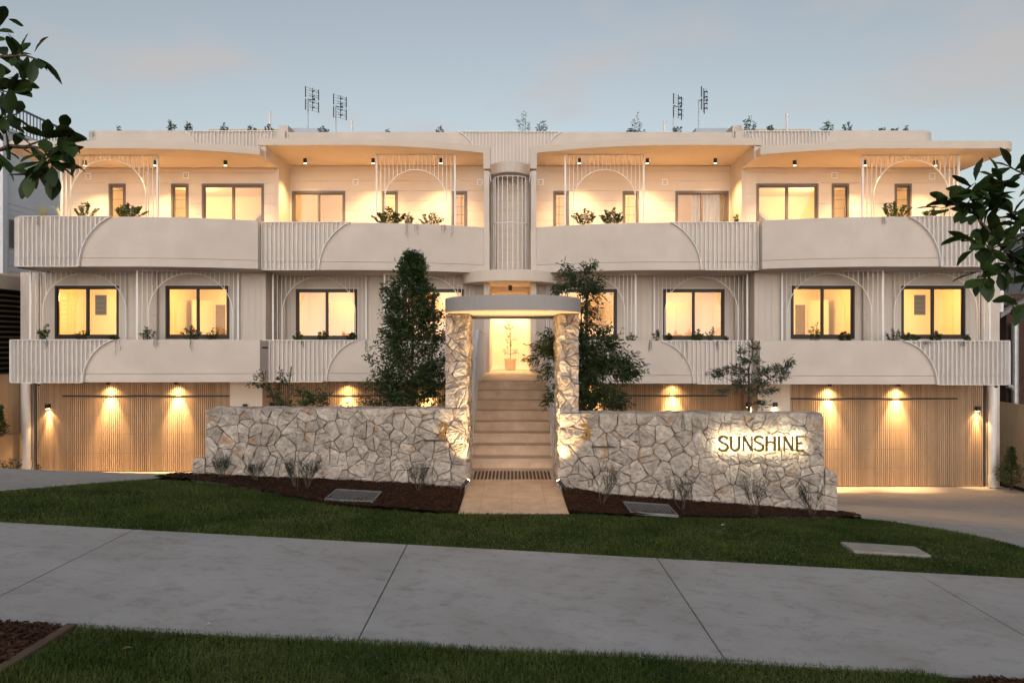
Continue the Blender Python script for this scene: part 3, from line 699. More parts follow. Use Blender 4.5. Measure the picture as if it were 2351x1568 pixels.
# entry hall
hall = obj('entry_hall', MB().box(X0-.62, X0+.62, 20.4, 20.5, 1.3, 4.0), M['interior'], bld)
for s in (-1, 1):
    obj('hall_wall', MB().box(sx(s,.55), sx(s,.70), 18.16, 20.4, -1.5, 3.99), M['render'], hall)
obj('hall_ceiling', MB().box(X0-.548, X0+.548, 18.99, 20.4, 3.76, 3.98), M['soffit'], hall)
obj('hall_lintel', MB().box(X0-.55, X0+.55, 19.72, 19.84, 3.60, 3.76), M['render'], hall)
obj('skirting', MB().box(X0-.55, X0+.55, 20.385, 20.4, 1.37, 1.45), M['white'], hall)
# main body closing the building at the back
obj('rear_wall', MB().box(-12.9, 12.8, BACK, BACK+.2, -1.7, 7.1), M['render'], bld)
obj('floor_slab', MB().box(-12.7, 12.6, 19.4, BACK, 1.2, 1.38).box(-12.0, 11.9, 19.9, BACK, 4.02, 4.2), M['render'], bld)

# ------------------------------------------------------------------ lamps
def spot(parent, loc, target, energy, size, blend=.5, color=WARM2, soft=.03):
    ld = bpy.data.lights.new('lamp_light', 'SPOT'); ld.energy = energy; ld.color = color; ld.spot_size = R(size); ld.spot_blend = blend; ld.shadow_soft_size = soft
    d = Vector(target)-Vector(loc); return place('lamp_light', ld, parent, loc=loc, rot=tuple(d.to_track_quat('-Z', 'Y').to_euler()))
def downlight(x, Y, ztop, label, energy=185, h=.135, r=.048, size=112, group='soffit downlights', blend=1.0, aim=None, beam=0):
    t = thing('downlight', (x, Y, ztop-h), label, 'lamp', group)
    obj('housing', MB().lathe((x, Y, ztop-h), [(r*.8,.012),(r*.86,0),(r,0),(r,h),(0,h)], 18), M['black'], t, smooth=False)
    obj('lens', MB().cyl((x, Y), r*.78, ztop-h+.008, ztop-h+.014, 16), M['bulb'], t)
    a = aim or (x, Y, ztop-3)
    spot(t, (x, Y, ztop-h-.01), a, energy, size, blend)
    if beam: spot(t, (x, Y, ztop-h-.012), (x, aim[1]+.03, ztop-2.0), beam, 54, 1.0)
    return t
def wall_light(x, Y, ztop, label, energy=14, ny=-1, nx=0):
    h = .12; w_ = .048; cx, cy = x+nx*.07, Y+ny*.07
    t = thing('wall_light', (x, Y, ztop-h), label, 'lamp', 'wall mounted downlights')
    obj('housing', MB().box(cx-w_, cx+w_, cy-w_, cy+w_, ztop-h, ztop), M['black'], t, bevel=.004)
    obj('bracket', MB().box(min(x,cx)-(.012 if ny else 0), max(x,cx)+(.012 if ny else 0), min(Y,cy)-(.012 if nx else 0), max(Y,cy)+(.012 if nx else 0), ztop-h*.75, ztop-h*.3), M['black'], t)
    obj('lens', MB().box(cx-w_*.7, cx+w_*.7, cy-w_*.7, cy+w_*.7, ztop-h-.004, ztop-h-.001), M['bulb'], t)
    spot(t, (cx, cy, ztop-h-.012), (cx-nx*.25, cy-ny*.25, ztop-2.2), energy, 95, .35, soft=.02)
    spot(t, (cx, cy, ztop-h-.012), (cx-nx*.12, cy-ny*.12, ztop-1.6), energy*9, 36, 1.0, soft=.02)
    return t
side = {-1: 'left', 1: 'right'}
for s in (-1, 1):
    sd = side[s]
    for u, what in ((11.03, f'black soffit downlight behind the arched screen at the building far {sd} end, upper floor'),
                    (9.21, f'black soffit downlight beside the arched screen post, outer {sd} upper balcony'),
                    (7.38, f'black soffit downlight over the sliding door of the outer {sd} upper balcony')):
        downlight(sx(s,u), 17.7, 6.865, what)
    for u, what in ((5.61, f'black soffit downlight over the sliding door of the inner {sd} upper balcony'),
                    (3.75, f'black soffit downlight just outside the screen post, inner {sd} upper balcony'),
                    (1.89, f'black soffit downlight inside the arched screen nearest the centre, {sd} of the recess')):
        downlight(sx(s,u), 18.67, 7.175, what)
    for u, what in ((10.5 if s < 0 else 10.15, f'black downlight under the balcony, outer of the two over the {sd} end garage'),
                    (8.73 if s < 0 else 8.35, f'black downlight under the balcony, inner of the two over the {sd} end garage')):
        downlight(sx(s,u), 17.83, 1.19+(0 if s < 0 else -.05), what, 38, h=.13, r=.05, size=130, group='garage downlights', blend=1.0, beam=400, aim=(sx(s,u), 17.95, -1.4))
    downlight(sx(s, 4.55), 18.98, 1.17, f'black downlight under the balcony over the inner {sd} garage behind the stone wall', 38, h=.13, r=.05, size=130, group='garage downlights', blend=1.0, beam=400, aim=(sx(s,4.55), 19.15, -1.4))
    downlight(sx(s, 2.3), 18.98, 1.17, f'black downlight under the balcony over the inner {sd} garage, half hidden by the tall tree', 38, h=.13, r=.05, size=130, group='garage downlights', blend=1.0, beam=400, aim=(sx(s,2.3), 19.15, -1.4))
    wall_light(sx(s, 12.13 if s < 0 else 12.27), GAR_O-.022, .54 if s < 0 else .48, f'small black wall light on the slatted panel by the {sd} downpipe', 16)
    wall_light(sx(s, 6.96), GAR_O-.014, .54 if s < 0 else .58, f'small black wall light on pale boards above the {sd} stone wall', 14)
    wall_light(sx(s, 6.55), 18.6, .52, f'small black wall light on the side return beside the inner {sd} garage', 10, ny=0, nx=-s)
t = downlight(X0, 19.0, 3.735, 'black cylinder downlight under the curved slab over the entry door', 60, h=.14, r=.05, group='entry lamps')
for s in (-1, 1):
    x = sx(s, .50); t = thing('wall_light', (x, 19.95, 3.3), f'small black uplight on the entry hall wall, {side[s]} of the door', 'lamp', 'entry lamps')
    obj('housing', MB().box(x-.045, x+.045, 19.88, 19.98, 3.38, 3.5), M['black'], t)
    spot(t, (x-s*.06, 19.93, 3.40), (X0, 20.1, 1.3), 60, 150, .7, WARM, .04)

# ------------------------------------------------------------------ stone walls
def clip_poly(poly, nx_, ny_, c):            # keep nx*x+ny*y <= c
    out = []
    for i in range(len(poly)):
        p, q = poly[i], poly[(i+1) % len(poly)]
        dp, dq = nx_*p[0]+ny_*p[1]-c, nx_*q[0]+ny_*q[1]-c
        if dp <= 0: out.append(p)
        if (dp < 0 < dq) or (dq < 0 < dp):
            t = dp/(dp-dq); out.append((p[0]+(q[0]-p[0])*t, p[1]+(q[1]-p[1])*t))
    return out
def cells(region, n, rng, rel=2, power=0.012):
    xs = [p[0] for p in region]; ys = [p[1] for p in region]; x0, x1, y0, y1 = min(xs), max(xs), min(ys), max(ys)
    S = []
    while len(S) < n:
        best = None; bd = -1
        for _ in range(3):
            c = (rng.uniform(x0, x1), rng.uniform(y0, y1)); d = min([(c[0]-q[0])**2+(c[1]-q[1])**2 for q in S] or [9])
            if d > bd: bd, best = d, c
        S.append(best)
    wt = [-rng.uniform(0, power)*rng.choice((0.0, 0.4, 1.4, 3.4)) for _ in S]
    res = []
    for i, (ax, ay) in enumerate(S):
        poly = list(region)
        for j, (bx, by) in enumerate(S):
            if i == j or abs(ax-bx) > .95 or abs(ay-by) > .95: continue
            nx_, ny_ = bx-ax, by-ay
            c = (bx*bx+by*by-ax*ax-ay*ay+wt[i]-wt[j])/2
            poly = clip_poly(poly, nx_, ny_, c)
            if len(poly) < 3: break
        if len(poly) < 3: continue
        A = abs(area(poly))
        if A > .016 and rng.random() < .6:            # break some blocks across for straight, stepped joints
            cx_ = sum(q[0] for q in poly)/len(poly); cy_ = sum(q[1] for q in poly)/len(poly); a = rng.choice((rng.uniform(-.5, .5), rng.uniform(0, math.pi)))
            nx_, ny_ = -math.sin(a), math.cos(a); c = nx_*cx_+ny_*cy_+rng.uniform(-.25, .25)*math.sqrt(A)
            for q in (clip_poly(poly, nx_, ny_, c), clip_poly(poly, -nx_, -ny_, -c)):
                if len(q) >= 3: res.append(q)
        else: res.append(poly)
    return res
def area(p): return .5*sum(p[i][0]*p[(i+1)%len(p)][1]-p[(i+1)%len(p)][0]*p[i][1] for i in range(len(p)))
def stone_mesh(poly, rng, depth=.07, gap=.0018):
    if area(poly) < 0: poly = poly[::-1]
    n = len(poly); cx = sum(p[0] for p in poly)/n; cy = sum(p[1] for p in poly)/n
    # shrink for the joint by moving each edge inwards
    sh = list(poly)
    for i in range(n):
        p, q = poly[i], poly[(i+1)%n]; ex, ey = q[0]-p[0], q[1]-p[1]; L = math.hypot(ex, ey)
        if L < 1e-5: continue
        nx_, ny_ = ey/L, -ex/L; sh = clip_poly(sh, nx_, ny_, nx_*p[0]+ny_*p[1]-gap*rng.uniform(.5, 1.5))
    if len(sh) < 3 or abs(area(sh)) < 2e-4: return None
    ring = []
    for i in range(len(sh)):
        p, q = sh[i], sh[(i+1)%len(sh)]; L = math.hypot(q[0]-p[0], q[1]-p[1])
        if L < .012: continue
        k = max(1, int(L/.06))
        for t in range(k):
            f = t/k; a = (p[0]+(q[0]-p[0])*f, p[1]+(q[1]-p[1])*f)
            j = .006 if t else .004
            pull = .025 if t == 0 else 0.0      # worn corners
            ring.append((a[0]+(cx-a[0])*pull+rng.uniform(-j, j), a[1]+(cy-a[1])*pull+rng.uniform(-j, j)))
    m = len(ring)
    if m < 3: return None
    sz = math.sqrt(abs(area(sh))); tilt = (rng.uniform(-.12, .12), rng.uniform(-.16, .12)); bul = min(.03, sz*rng.uniform(.02, .08)); base = rng.uniform(-.008, .012)
    V = []; Fc = []
    def ringpts(f, dep, jit):
        o = len(V)
        for x, y in ring:
            px, py = cx+(x-cx)*f, cy+(y-cy)*f
            V.append((px+rng.uniform(-jit, jit)*.5, base+dep+tilt[0]*(px-cx)+tilt[1]*(py-cy)+rng.uniform(-jit, jit), py+rng.uniform(-jit, jit)*.5))
        return o
    a = len(V)
    for x, y in ring: V.append((x, depth, y))
    rs = [a, ringpts(1.0, .003, .003), ringpts(.965, -.009-.3*bul, .005), ringpts(.68, -.012-.8*bul, .011), ringpts(.35, -.013-1.0*bul, .012)]
    for r0, r1 in zip(rs[:-1], rs[1:]):
        for i in range(m): Fc.append((r0+i, r0+(i+1)%m, r1+(i+1)%m, r1+i))
    V.append((cx, base-.015-bul*1.05+rng.uniform(-.01, .01), cy)); c = len(V)-1
    for i in range(m): Fc.append((rs[-1]+i, rs[-1]+(i+1)%m, c))
    return V, Fc
def stone_face(parent, region, n, seed, frame, power=.012):
    """frame(a, d, z) -> world; a along the face, d depth into the wall"""
    rng = random.Random(seed)
    for poly in cells(region, n, rng, power=power):
        r = stone_mesh(poly, rng)
        if not r: continue
        V, Fc = r
        cx = sum(v[0] for v in V)/len(V); cz = sum(v[2] for v in V)/len(V)
        o = Vector(frame(cx, 0, cz)); vs = [Vector(frame(*v))-o for v in V]
        me = bpy.data.meshes.new('stone'); me.from_pydata([tuple(v) for v in vs], [], Fc); me.materials.append(M['stone'])
        place('stone', me, parent, loc=tuple(o))
SW = 10.05; ST = .36
front = lambda a, d, z: (a, SW+d, z)
# left wall
wl_ = thing('stone_wall', (-2.6, SW+.2, .1), 'rough pale limestone wall and gate pillar left of the steps, carrying the brass number 2', 'wall')
core = MB().box(-4.49, -.70, SW+.045, SW+ST, -.3, 1.17).box(-4.69, -4.48, SW+.046, SW+ST-.01, -.3, .40).box(-.965, -.70, SW+.047, SW+.93, -.3, 2.575)
obj('core', core, M['mortar'], wl_)
stone_face(wl_, [(-4.51,-.08),(-.665,-.08),(-.665,1.19),(-4.51,1.19)], 155, 11, front)
stone_face(wl_, [(-4.72,.08),(-4.515,.08),(-4.515,.47),(-4.66,.47),(-4.72,.36)], 4, 12, front)
stone_face(wl_, [(-.985,1.195),(-.665,1.195),(-.665,2.585),(-.985,2.585)], 20, 13, front, power=.006)
stone_face(wl_, [(SW+.02,-.05),(SW+.95,-.05),(SW+.95,2.585),(SW+.02,2.585)], 48, 14, lambda a, d, z: (-.665-d*1.0, a, z), power=.008)
# the coping face along the top
stone_face(wl_, [(-4.5,SW+.01),(-.985,SW+.01),(-.985,SW+ST),(-4.5,SW+ST)], 26, 15, lambda a, d, z: (a, z, 1.185-d*.5))
# right wall
wr_ = thing('stone_wall', (2.6, SW+.2, -.2), 'rough pale limestone wall and gate pillar right of the steps, carrying the lit name sign', 'wall')
core = MB().box(.735, 4.57, SW+.045, SW+ST, -.7, 1.10).box(4.56, 4.77, SW+.046, SW+ST-.01, -.7, .20).box(.735, .975, SW+.047, SW+.93, -.5, 2.575)
obj('core', core, M['mortar'], wr_)
stone_face(wr_, [(.70,-.10),(4.59,-.50),(4.59,1.09),(3.2,1.125),(.70,1.125)], 158, 21, front)
stone_face(wr_, [(4.595,-.50),(4.79,-.50),(4.79,.20),(4.72,.29),(4.595,.32)], 5, 22, front)
stone_face(wr_, [(.70,1.13),(.985,1.13),(.985,2.585),(.70,2.585)], 20, 23, front, power=.006)
stone_face(wr_, [(SW+.02,-.05),(SW+.95,-.05),(SW+.95,2.585),(SW+.02,2.585)], 48, 24, lambda a, d, z: (.70+d, a, z), power=.008)
stone_face(wr_, [(.985,SW+.01),(4.58,SW+.01),(4.58,SW+ST),(.985,SW+ST)], 26, 25, lambda a, d, z: (a, z, 1.115-d*.5))
# letter slots in the walls
for par, xa, xb, z in ((wl_, -1.29, -.95, .73), (wr_, 1.165, 1.51, .636)):
    sl = obj('mail_slot', MB().box(xa, xb, SW-.05, SW+.03, z-.011, z+.011), M['black'], par)
    ubox('slot_lip', M['bronze_lit'], xa, xb, SW-.054, SW-.0505, z+.004, z+.011, sl)

# ------------------------------------------------------------------ portal canopy
pc = [(.014+.985*math.sin(t), 9.97-1.05*math.cos(t)) for t in seq(-math.pi/2, math.pi/2, 30)]
cz = obj('portal_canopy', MB().prism(pc + [(.999,12.45),(-.971,12.45)], 2.59, 2.795), M['canopy'], bevel=.012)
tag(cz, 'grey-cream bow fronted concrete canopy spanning the two stone gate pillars', 'canopy')

# ------------------------------------------------------------------ path, steps, landing
PZ = 0.003
walk = thing('garden_path', (.02, 9.7, -.05), 'short travertine tiled path leading up to the steps', 'path')
obj('bedding', MB().box(PXL+.004, PXR-.004, PF+.004, 11.75, -.12, PZ-.004), M['grout'], walk)
rowsY = [8.63, 8.83, 9.555, 10.2, 10.78, 11.50, 11.75]; colsX = [PXL, -.42, 0.0, .45, PXR]
for i in range(len(rowsY)-1):
    for j in range(4):
        if rowsY[i] > 9.9 and j in (0, 3): pass
        ubox('tile', M['trav'], colsX[j]+.003, colsX[j+1]-.003, rowsY[i]+.003, rowsY[i+1]-.003, -.03, PZ, walk)
mat_ = thing('anti_slip_strips', (0, 11.1, PZ), 'raised black anti-slip strips across the path at the foot of the steps', 'anti-slip strips')
for i in range(21):
    x = -.60+i*1.206/20; ubox('slot', M['black'], x-.017, x+.017, 10.80, 11.46, PZ, PZ+.006, mat_)  # raised anti-slip strips lying on the tiles
stair = thing('entry_steps', (0, 12.9, 0), 'flight of eight travertine steps between white side panels', 'steps')
S0, TR, RS = 11.75, .323, .17
core = MB()
for i in range(8): core.box(-.70, .70, S0+i*TR+.02, S0+8*TR+.2, i*RS-.1, (i+1)*RS-.022)
obj('core', core, M['grout'], stair)
cxs = [-.70, -.30, .30, .70]
for i in range(8):
    y = S0+i*TR; z0, z1 = i*RS, (i+1)*RS
    off = .0 if i % 2 == 0 else .03
    for j in range(3):
        ubox('riser', M['trav'], cxs[j]+.0015+(off if j else 0), cxs[j+1]-.0015+(off if j < 2 else 0), y, y+.019, z0+.002, z1-.022, stair)
        ubox('tread', M['trav'], cxs[j]+.0015+(off if j else 0), cxs[j+1]-.0015+(off if j < 2 else 0), y-.012, y+TR-(.014 if i < 7 else 0), z1-.02, z1, stair)
LZ = 8*RS
land = thing('entry_landing', (0, 16, LZ), 'tiled travertine landing at the top of the steps before the door', 'landing')
obj('slab', MB().box(-.72, .72, S0+8*TR+.001, 20.4, LZ-.25, LZ-.021), M['grout'], land)
yy = S0+8*TR
while yy < 20.3:
    for j in range(3): ubox('tile', M['trav'], cxs[j]+.0015, cxs[j+1]-.0015, yy+.0015, min(20.38, yy+.6)-.0015, LZ-.02, LZ, land)
    yy += .6
g2 = thing('anti_slip_strips', (0, 14.2, LZ), 'short raised black anti-slip strips at the top edge of the steps', 'anti-slip strips')
for i in range(24):
    x = -.62+i*1.24/23; ubox('slot', M['black'], x-.015, x+.015, 14.10, 14.36, LZ, LZ+.004, g2)  # the same raised anti-slip strips, shorter, on the landing
for s in (-1, 1):
    x = s*.715
    b = thing('stair_balustrade', (x, 12.8, 0), f'white panelled stair balustrade with sloping pale cap on the {side[s]} of the steps', 'balustrade')
    pr = [(11.72,0.0),(11.72,.95),(14.05,2.38),(17.9,2.38),(17.9,1.1),(14.3,1.1),(12.2,0.0)]
    me = MB(); n = len(pr)
    vs = [(x-.014, p[0], p[1]) for p in pr]+[(x+.014, p[0], p[1]) for p in pr]
    me.add(vs, [tuple(range(n)), tuple(range(n, 2*n))[::-1]]+[(i, n+i, n+(i+1)%n, (i+1)%n) for i in range(n)])
    obj('panel', me, M['render'], b)
    cap = MB(); vs = []
    for (y, z) in ((11.70,.955),(14.05,2.395),(17.9,2.395)):
        for dx, dz in ((-.03,0),(.03,0),(.03,.02),(-.03,.02)): vs.append((x+dx, y, z+dz))
    cap.add(vs, [(i*4+k, i*4+(k+1)%4, i*4+4+(k+1)%4, i*4+4+k) for i in range(2) for k in range(4)]+[(0,3,2,1),(8,9,10,11)])
    obj('cap_rail', cap, M['white2'], b)
    for i, y in enumerate(np.arange(11.9, 17.8, .45)):
        zt = .95+(min(y, 14.05)-11.72)*1.43/2.33; zb_ = max(0.0, min(1.1, (y-12.2)*.524))
        ubox('rib', M['white'], x-s*.014-.012, x-s*.014+.012, y-.012, y+.012, zb_+.02, zt-.01, b)
    for z in (.2, .45, .7):
        obj('bolt', MB().lathe((0,0,0), [(0,.012),(.012,.008),(.014,0)], 10), M['steel'], b, loc=(x-s*.016, 11.78, z), rot=(0, -s*R(90), 0))
# garden retaining sides under the landing
obj_l = obj('landing_wall', MB().box(-.74, -.722, 14.4, 18.1, -1.5, 1.33).box(.722, .74, 14.4, 18.1, -1.5, 1.33), M['render'], land)

# ------------------------------------------------------------------ lettering
def ribbon(strokes, w, d, zc=0):
    """flat stroked glyph (x, z) extruded to depth d along y; strokes = list of point lists (w may vary per stroke)"""
    mb = MB()
    for k, st in enumerate(strokes):
        ww = w
        if isinstance(st, tuple): ww, st = w*st[0], st[1]
        pts = [Vector(p) for p in st]; L = []; Rr = []
        for i, p in enumerate(pts):
            t = (pts[min(i+1, len(pts)-1)]-pts[max(i-1, 0)]).normalized(); nn = Vector((-t.y, t.x))*ww/2
            L.append(p+nn); Rr.append(p-nn)
        e = k*0.0004
        vs = []
        for a, b in zip(L, Rr): vs += [(a.x, -e, a.y), (b.x, -e, b.y), (b.x, d+e, b.y), (a.x, d+e, a.y)]
        n = len(pts); fs = []
        for i in range(n-1):
            for q in range(4): fs.append((4*i+q, 4*i+(q+1)%4, 4*i+4+(q+1)%4, 4*i+4+q))
        fs += [(0,3,2,1), tuple(4*(n-1)+q for q in range(4))]
        mb.add(vs, fs)
    return mb
def arcp(cx, cy, rx, ry, a0, a1, n=14): return [(cx+rx*math.cos(R(a)), cy+ry*math.sin(R(a))) for a in seq(a0, a1, n)]
def gl_S(w=.64):
    c = w/2; top = arcp(c+.01, .75, c*.86, .22, 20, 205, 14); bot = arcp(c-.01, .26, c*.95, .24, 35, -172, 16)
    return [top+bot]
GL = {'S': gl_S(), 'U': [[(.05,1)]+[(.05,.35)]+arcp(.32,.33,.27,.30,180,360,14)+[(.59,.36),(.59,1)]],
      'N': [(.7,[(.05,0),(.05,1)]), (1.15,[(.05,.97),(.60,.03)]), (.7,[(.60,0),(.60,1)])],
      'H': [[(.06,0),(.06,1)], [(.60,0),(.60,1)], (.8,[(.06,.50),(.18,.57),(.33,.61),(.48,.57),(.60,.45)])],
      'I': [[(.06,0),(.06,1)]],
      'E': [[(.06,0),(.06,1)], (.8,[(.06,.96),(.52,.96)]), (.8,[(.06,.52),(.42,.52)]), (.8,[(.06,.04),(.52,.04)])]}
starts = [0, .78, 1.61, 2.355, 3.13, 3.96, 4.32, 5.135]
sgx, sgz, sgh = 3.005, .588, .219
sg = thing('name_sign', (sgx+.65, SW-.08, sgz), 'backlit metal letters spelling SUNSHINE glowing on the right stone wall', 'sign')
for ch, st in zip('SUNSHINE', starts):
    pts = lambda w_, d: ribbon([( (q[0], [(p[0]*sgh, p[1]*sgh) for p in q[1]]) if isinstance(q, tuple) else [(p[0]*sgh, p[1]*sgh) for p in q]) for q in GL[ch]], w_, d)
    o = obj('letter', pts(.032, .03), M['sign'], sg, loc=(sgx+st*sgh, SW-.130, sgz))
    o['label'] = f'raised metal letter {ch} with a glowing back edge'
    obj('glow_strip', pts(.018, .004), M['led'], o, loc=(sgx+st*sgh, SW-.099, sgz))
two = [arcp(.30,.72,.23,.235,168,-35,16)+[(.30,.32),(.10,.075)], [(.04,.075),(.56,.075)]]
three = [arcp(.28,.735,.22,.195,160,-80,14), arcp(.28,.285,.25,.215,78,-162,16)]
for nm, gl, x, z, lab in (('2', two, -1.085, .765, 'raised brass house number 2 on the left stone pillar'), ('3', three, 1.005, .755, 'raised brass house number 3 on the right stone wall')):
    h = .225; o = obj('house_number', ribbon([[(p[0]*h, p[1]*h) for p in q] for q in gl], .040, .02), M['brass'], None, loc=(x, SW-.095, z), bevel=.002)
    tag(o, lab, 'house number')
    for k in (.35, .8): obj('standoff_pin', MB().cyl((0, 0), .006, 0, .09, 8), M['brass'], o, loc=(x+.3*h, SW-.076, z+k*h), rot=(R(-90), 0, 0))
# spike uplights
for x, y, tx, lab, s in ((-.735, 9.72, -.80, 'small bronze spike uplight at the foot of the left pillar', -1), (.77, 9.72, .83, 'small bronze spike uplight at the foot of the right pillar', 1)):
    z = float(g(x, y))+.03; t = thing('spike_light', (x, y, z), lab, 'lamp', 'garden spike lights')
    tip = Vector((x-s*.11, y+.05, z+.17)); base = Vector((x, y, z))
    obj('stem', MB().tube([base-Vector((0,0,.05)), base+Vector((0,.02,.06))], .008, 8), M['black'], t)
    obj('head', MB().tube([base+Vector((0,.02,.05)), tip], .022, 12, r2=.026), M['black'], t)
    d = (tip-base).normalized()
    obj('lens', MB().tube([tip+d*.001, tip+d*.006], .021, 12), M['bulb'], t)
    spot(t, tuple(tip+d*.03), (tx-s*.06, SW+.16, 2.0), 40, 80, .8, WARM2, .02)
    spot(t, tuple(tip+d*.03), (.02, SW-.25, 2.6), 170, 66, 1.0, WARM, .03)

# ------------------------------------------------------------------ drain grates and pit lid in the verge
def grate(xa, xb, ya, yb, lab):
    zc = float(g((xa+xb)/2, (ya+yb)/2))+.062; sl = -(0.0548 if xa < 0 else .07)
    t = thing('pit_grate', ((xa+xb)/2, ya, zc-.05), lab, 'grate')
    def bx_(nm, a, b, c, d, h, lo=-.03):
        mb = MB(); vs = [(x, y, zc+sl*(x-(xa+xb)/2)+dz) for dz in (lo, h) for x, y in ((a,c),(b,c),(b,d),(a,d))]
        mb.add(vs, [(0,3,2,1),(4,5,6,7),(0,1,5,4),(1,2,6,5),(2,3,7,6),(3,0,4,7)]); obj(nm, mb, M['grate'], t)
    obj('pit', MB().box(xa+.01, xb-.01, ya+.01, yb-.01, zc-.3, zc-.0595), M['gap'], t)
    bx_('pit_shade', xa+.001, xb-.001, ya+.001, yb-.001, -.010, -.02); t.children[-1].data.materials[0] = M['gap']  # black sheet just below the bars, painting in the dark of the pit
    for a, b, c, d in ((xa-.02,xb+.02,ya-.02,ya),(xa-.02,xb+.02,yb,yb+.02),(xa-.02,xa,ya,yb),(xb,xb+.02,ya,yb)): bx_('frame', a, b, c, d, .006)
    n = 13
    for i in range(1, n): x = xa+(xb-xa)*i/n; bx_('bar', x-.004, x+.004, ya+.001, yb-.001, .003, -.004)
    for i in range(1, 9): y = ya+(yb-ya)*i/9; bx_('cross_bar', xa+.001, xb-.001, y-.006, y+.006, .0, -.004)
grate(-2.36, -1.78, 8.68, 9.22, 'galvanised drain grate in the mulch left of the path')
grate(1.56, 2.15, 8.92, 9.46, 'galvanised drain grate in the mulch right of the path')
lid = obj('service_cover', MB().box(-.43, .43, -.17, .17, 0, .05), M['lid'], None, loc=(4.29, 7.86, float(g(4.29,7.86))-.012), rot=(0, R(3.1), R(-2)), bevel=.008)
tag(lid, 'rectangular concrete service pit lid set in the lawn at right', 'cover')
te = obj('timber_edging', MB().prism([(-3.12,4.79),(-3.05,4.79),(-3.11,2.5),(-3.18,2.5)], -.02, .16), M['timber'], None)
for v in te.data.vertices: v.co.z = -0.0548*v.co.x+(.035 if v.co.z > .1 else -.08)
tag(te, 'weathered timber edging between the mulch tree bed and the near lawn', 'edging')

# ------------------------------------------------------------------ neighbours and fences
hl = thing('white_house', (-20, 26, -1), 'white rendered neighbouring house at left with a roof terrace railing', 'house')
obj('wall', MB().box(-28, -17.0, 22.8, 38, -1.2, 9.25), M['nb_white'], hl)
obj('corner_post', MB().box(-17.12, -16.93, 22.7, 22.92, 2, 9.25), M['nb_white'], hl)
for k in range(18): ubox('weatherboard', M['nb_white'], -16.998, -16.972, 22.95, 26.2, 3.6+k*.19, 3.778+k*.19, hl)
wn_ = obj('window', MB().box(-16.97, -16.93, 23.05, 23.62, 5.35, 6.30), M['bronze_lit'], hl)
obj('pane', MB().box(-16.929, -16.92, 23.11, 23.56, 5.42, 6.23), mat('dark_glazing', (.015,.02,.03), .05, .1, 2.0), wn_)
rl = obj('terrace_railing', MB().box(-17.1, -17.03, 22.6, 38, 10.2, 10.26).box(-17.09, -17.04, 22.6, 38, 9.36, 9.40), M['rail'], hl)
for i in range(90):
    y = 22.65+i*.17; ubox('baluster', M['rail'], -17.08, -17.05, y-.012, y+.012, 9.40, 10.2, rl)
obj('coping', MB().box(-17.15, -16.92, 22.7, 38, 9.25, 9.33), M['nb_white'], hl)
lv = thing('louvre_screen_wall', (-14, 18, 0), 'brown horizontal louvre screen in a beige frame on the left neighbour', 'screen')
obj('frame', MB().box(-20, -13.25, 15.2, 19.6, 3.55, 3.95).box(-13.5, -13.26, 19.0, 19.6, .8, 3.549), M['nb_beige'], lv)
obj('backing', MB().box(-20, -13.7, 15.3, 19.3, .5, 3.549), M['gap'], lv)
for k in range(21): z = .62+k*.138; ubox('louvre', M['louvre'], -13.55, -13.40, 15.2, 18.995, z, z+.045, lv)
hb = thing('brick_house', (17, 22, -1.6), 'dark brick neighbouring house at right with grey sloping roof', 'house')
obj('wall', MB().box(13.9, 24, 19.2, 32, -2, 3.15), M['brick'], hb)
rf = MB(); rf.add([(13.6,19.0,2.95),(13.6,32,2.95),(18.9,32,6.2),(18.9,19.0,6.2),(13.6,19.0,2.83),(13.6,32,2.83),(18.9,32,6.05),(18.9,19.0,6.05)], [(0,1,2,3),(7,6,5,4),(0,3,7,4),(1,5,6,2),(0,4,5,1),(3,2,6,7)])
obj('roof', rf, M['tileroof'], hb)
obj('gable', MB().add([(13.9,19.2,3.151),(18.9,19.2,3.151),(18.9,19.2,6.0),(18.9,19.4,6.0),(18.9,19.4,3.151),(13.9,19.4,3.151)], [(0,1,2),(5,3,4),(0,2,3,5)]), M['brick'], hb)
# brick courses on the face that shows
kb_ = MB()
for r in range(48):
    z = -.6+r*.086; o_ = (r % 2)*.115
    for c in range(12):
        x = 13.9+c*.23+o_; kb_.box(x, x+.218, 19.19, 19.1995, z, z+.075)
kind(obj('bricks', kb_, M['brick'], hb), 'stuff')
fl = obj('flue_pipe', MB().cyl((13.68, 19.1), .06, 3.0, 3.55, 14).cyl((13.68, 19.1), .07, 3.46, 3.6, 14), M['white'], hb)
dp = obj('downpipe', MB().cyl((14.0, 19.0), .09, -1.5, 2.7, 14).tube([(13.78,19.0,.95),(13.9,19.0,.92),(14.0,19.0,.8)], .07, 10), M['steel'], hb)
def fence_run(name, X, ya, yb, z0, z1, lab, step=.2, sgn=1, plinth=None):
    t = thing(name, (X, (ya+yb)/2, z0), lab, 'fence'); n = int((yb-ya)/step)
    for i in range(n):
        y = ya+i*step; ubox('board', M['fence'], X-.012, X+.012, y+.004, y+step-.004, z0, z1-.03, t)
    ubox('top_rail', M['fence'], X-.03, X+.03, ya, yb, z1-.028, z1, t)
    obj('backing', MB().box(X-sgn*.02-.004, X-sgn*.02+.004, ya, yb, z0, z1-.04), M['louvre'], t)
    return t
fence_run('boundary_fence', -13.0, 14.2, 22.6, -.23, 1.34, 'cream boarded boundary fence above a low retaining wall at left', sgn=1)
fence_run('boundary_fence', 13.35, 13.8, 21.6, -1.0, .53, 'cream boarded boundary fence at the right end beside the brick house', sgn=-1)
rt = obj('retaining_wall', MB().box(-13.6, -12.92, 13.5, 22.6, -1.5, -.232), M['fence']); tag(rt, 'low beige rendered retaining wall below the left boundary fence', 'wall')
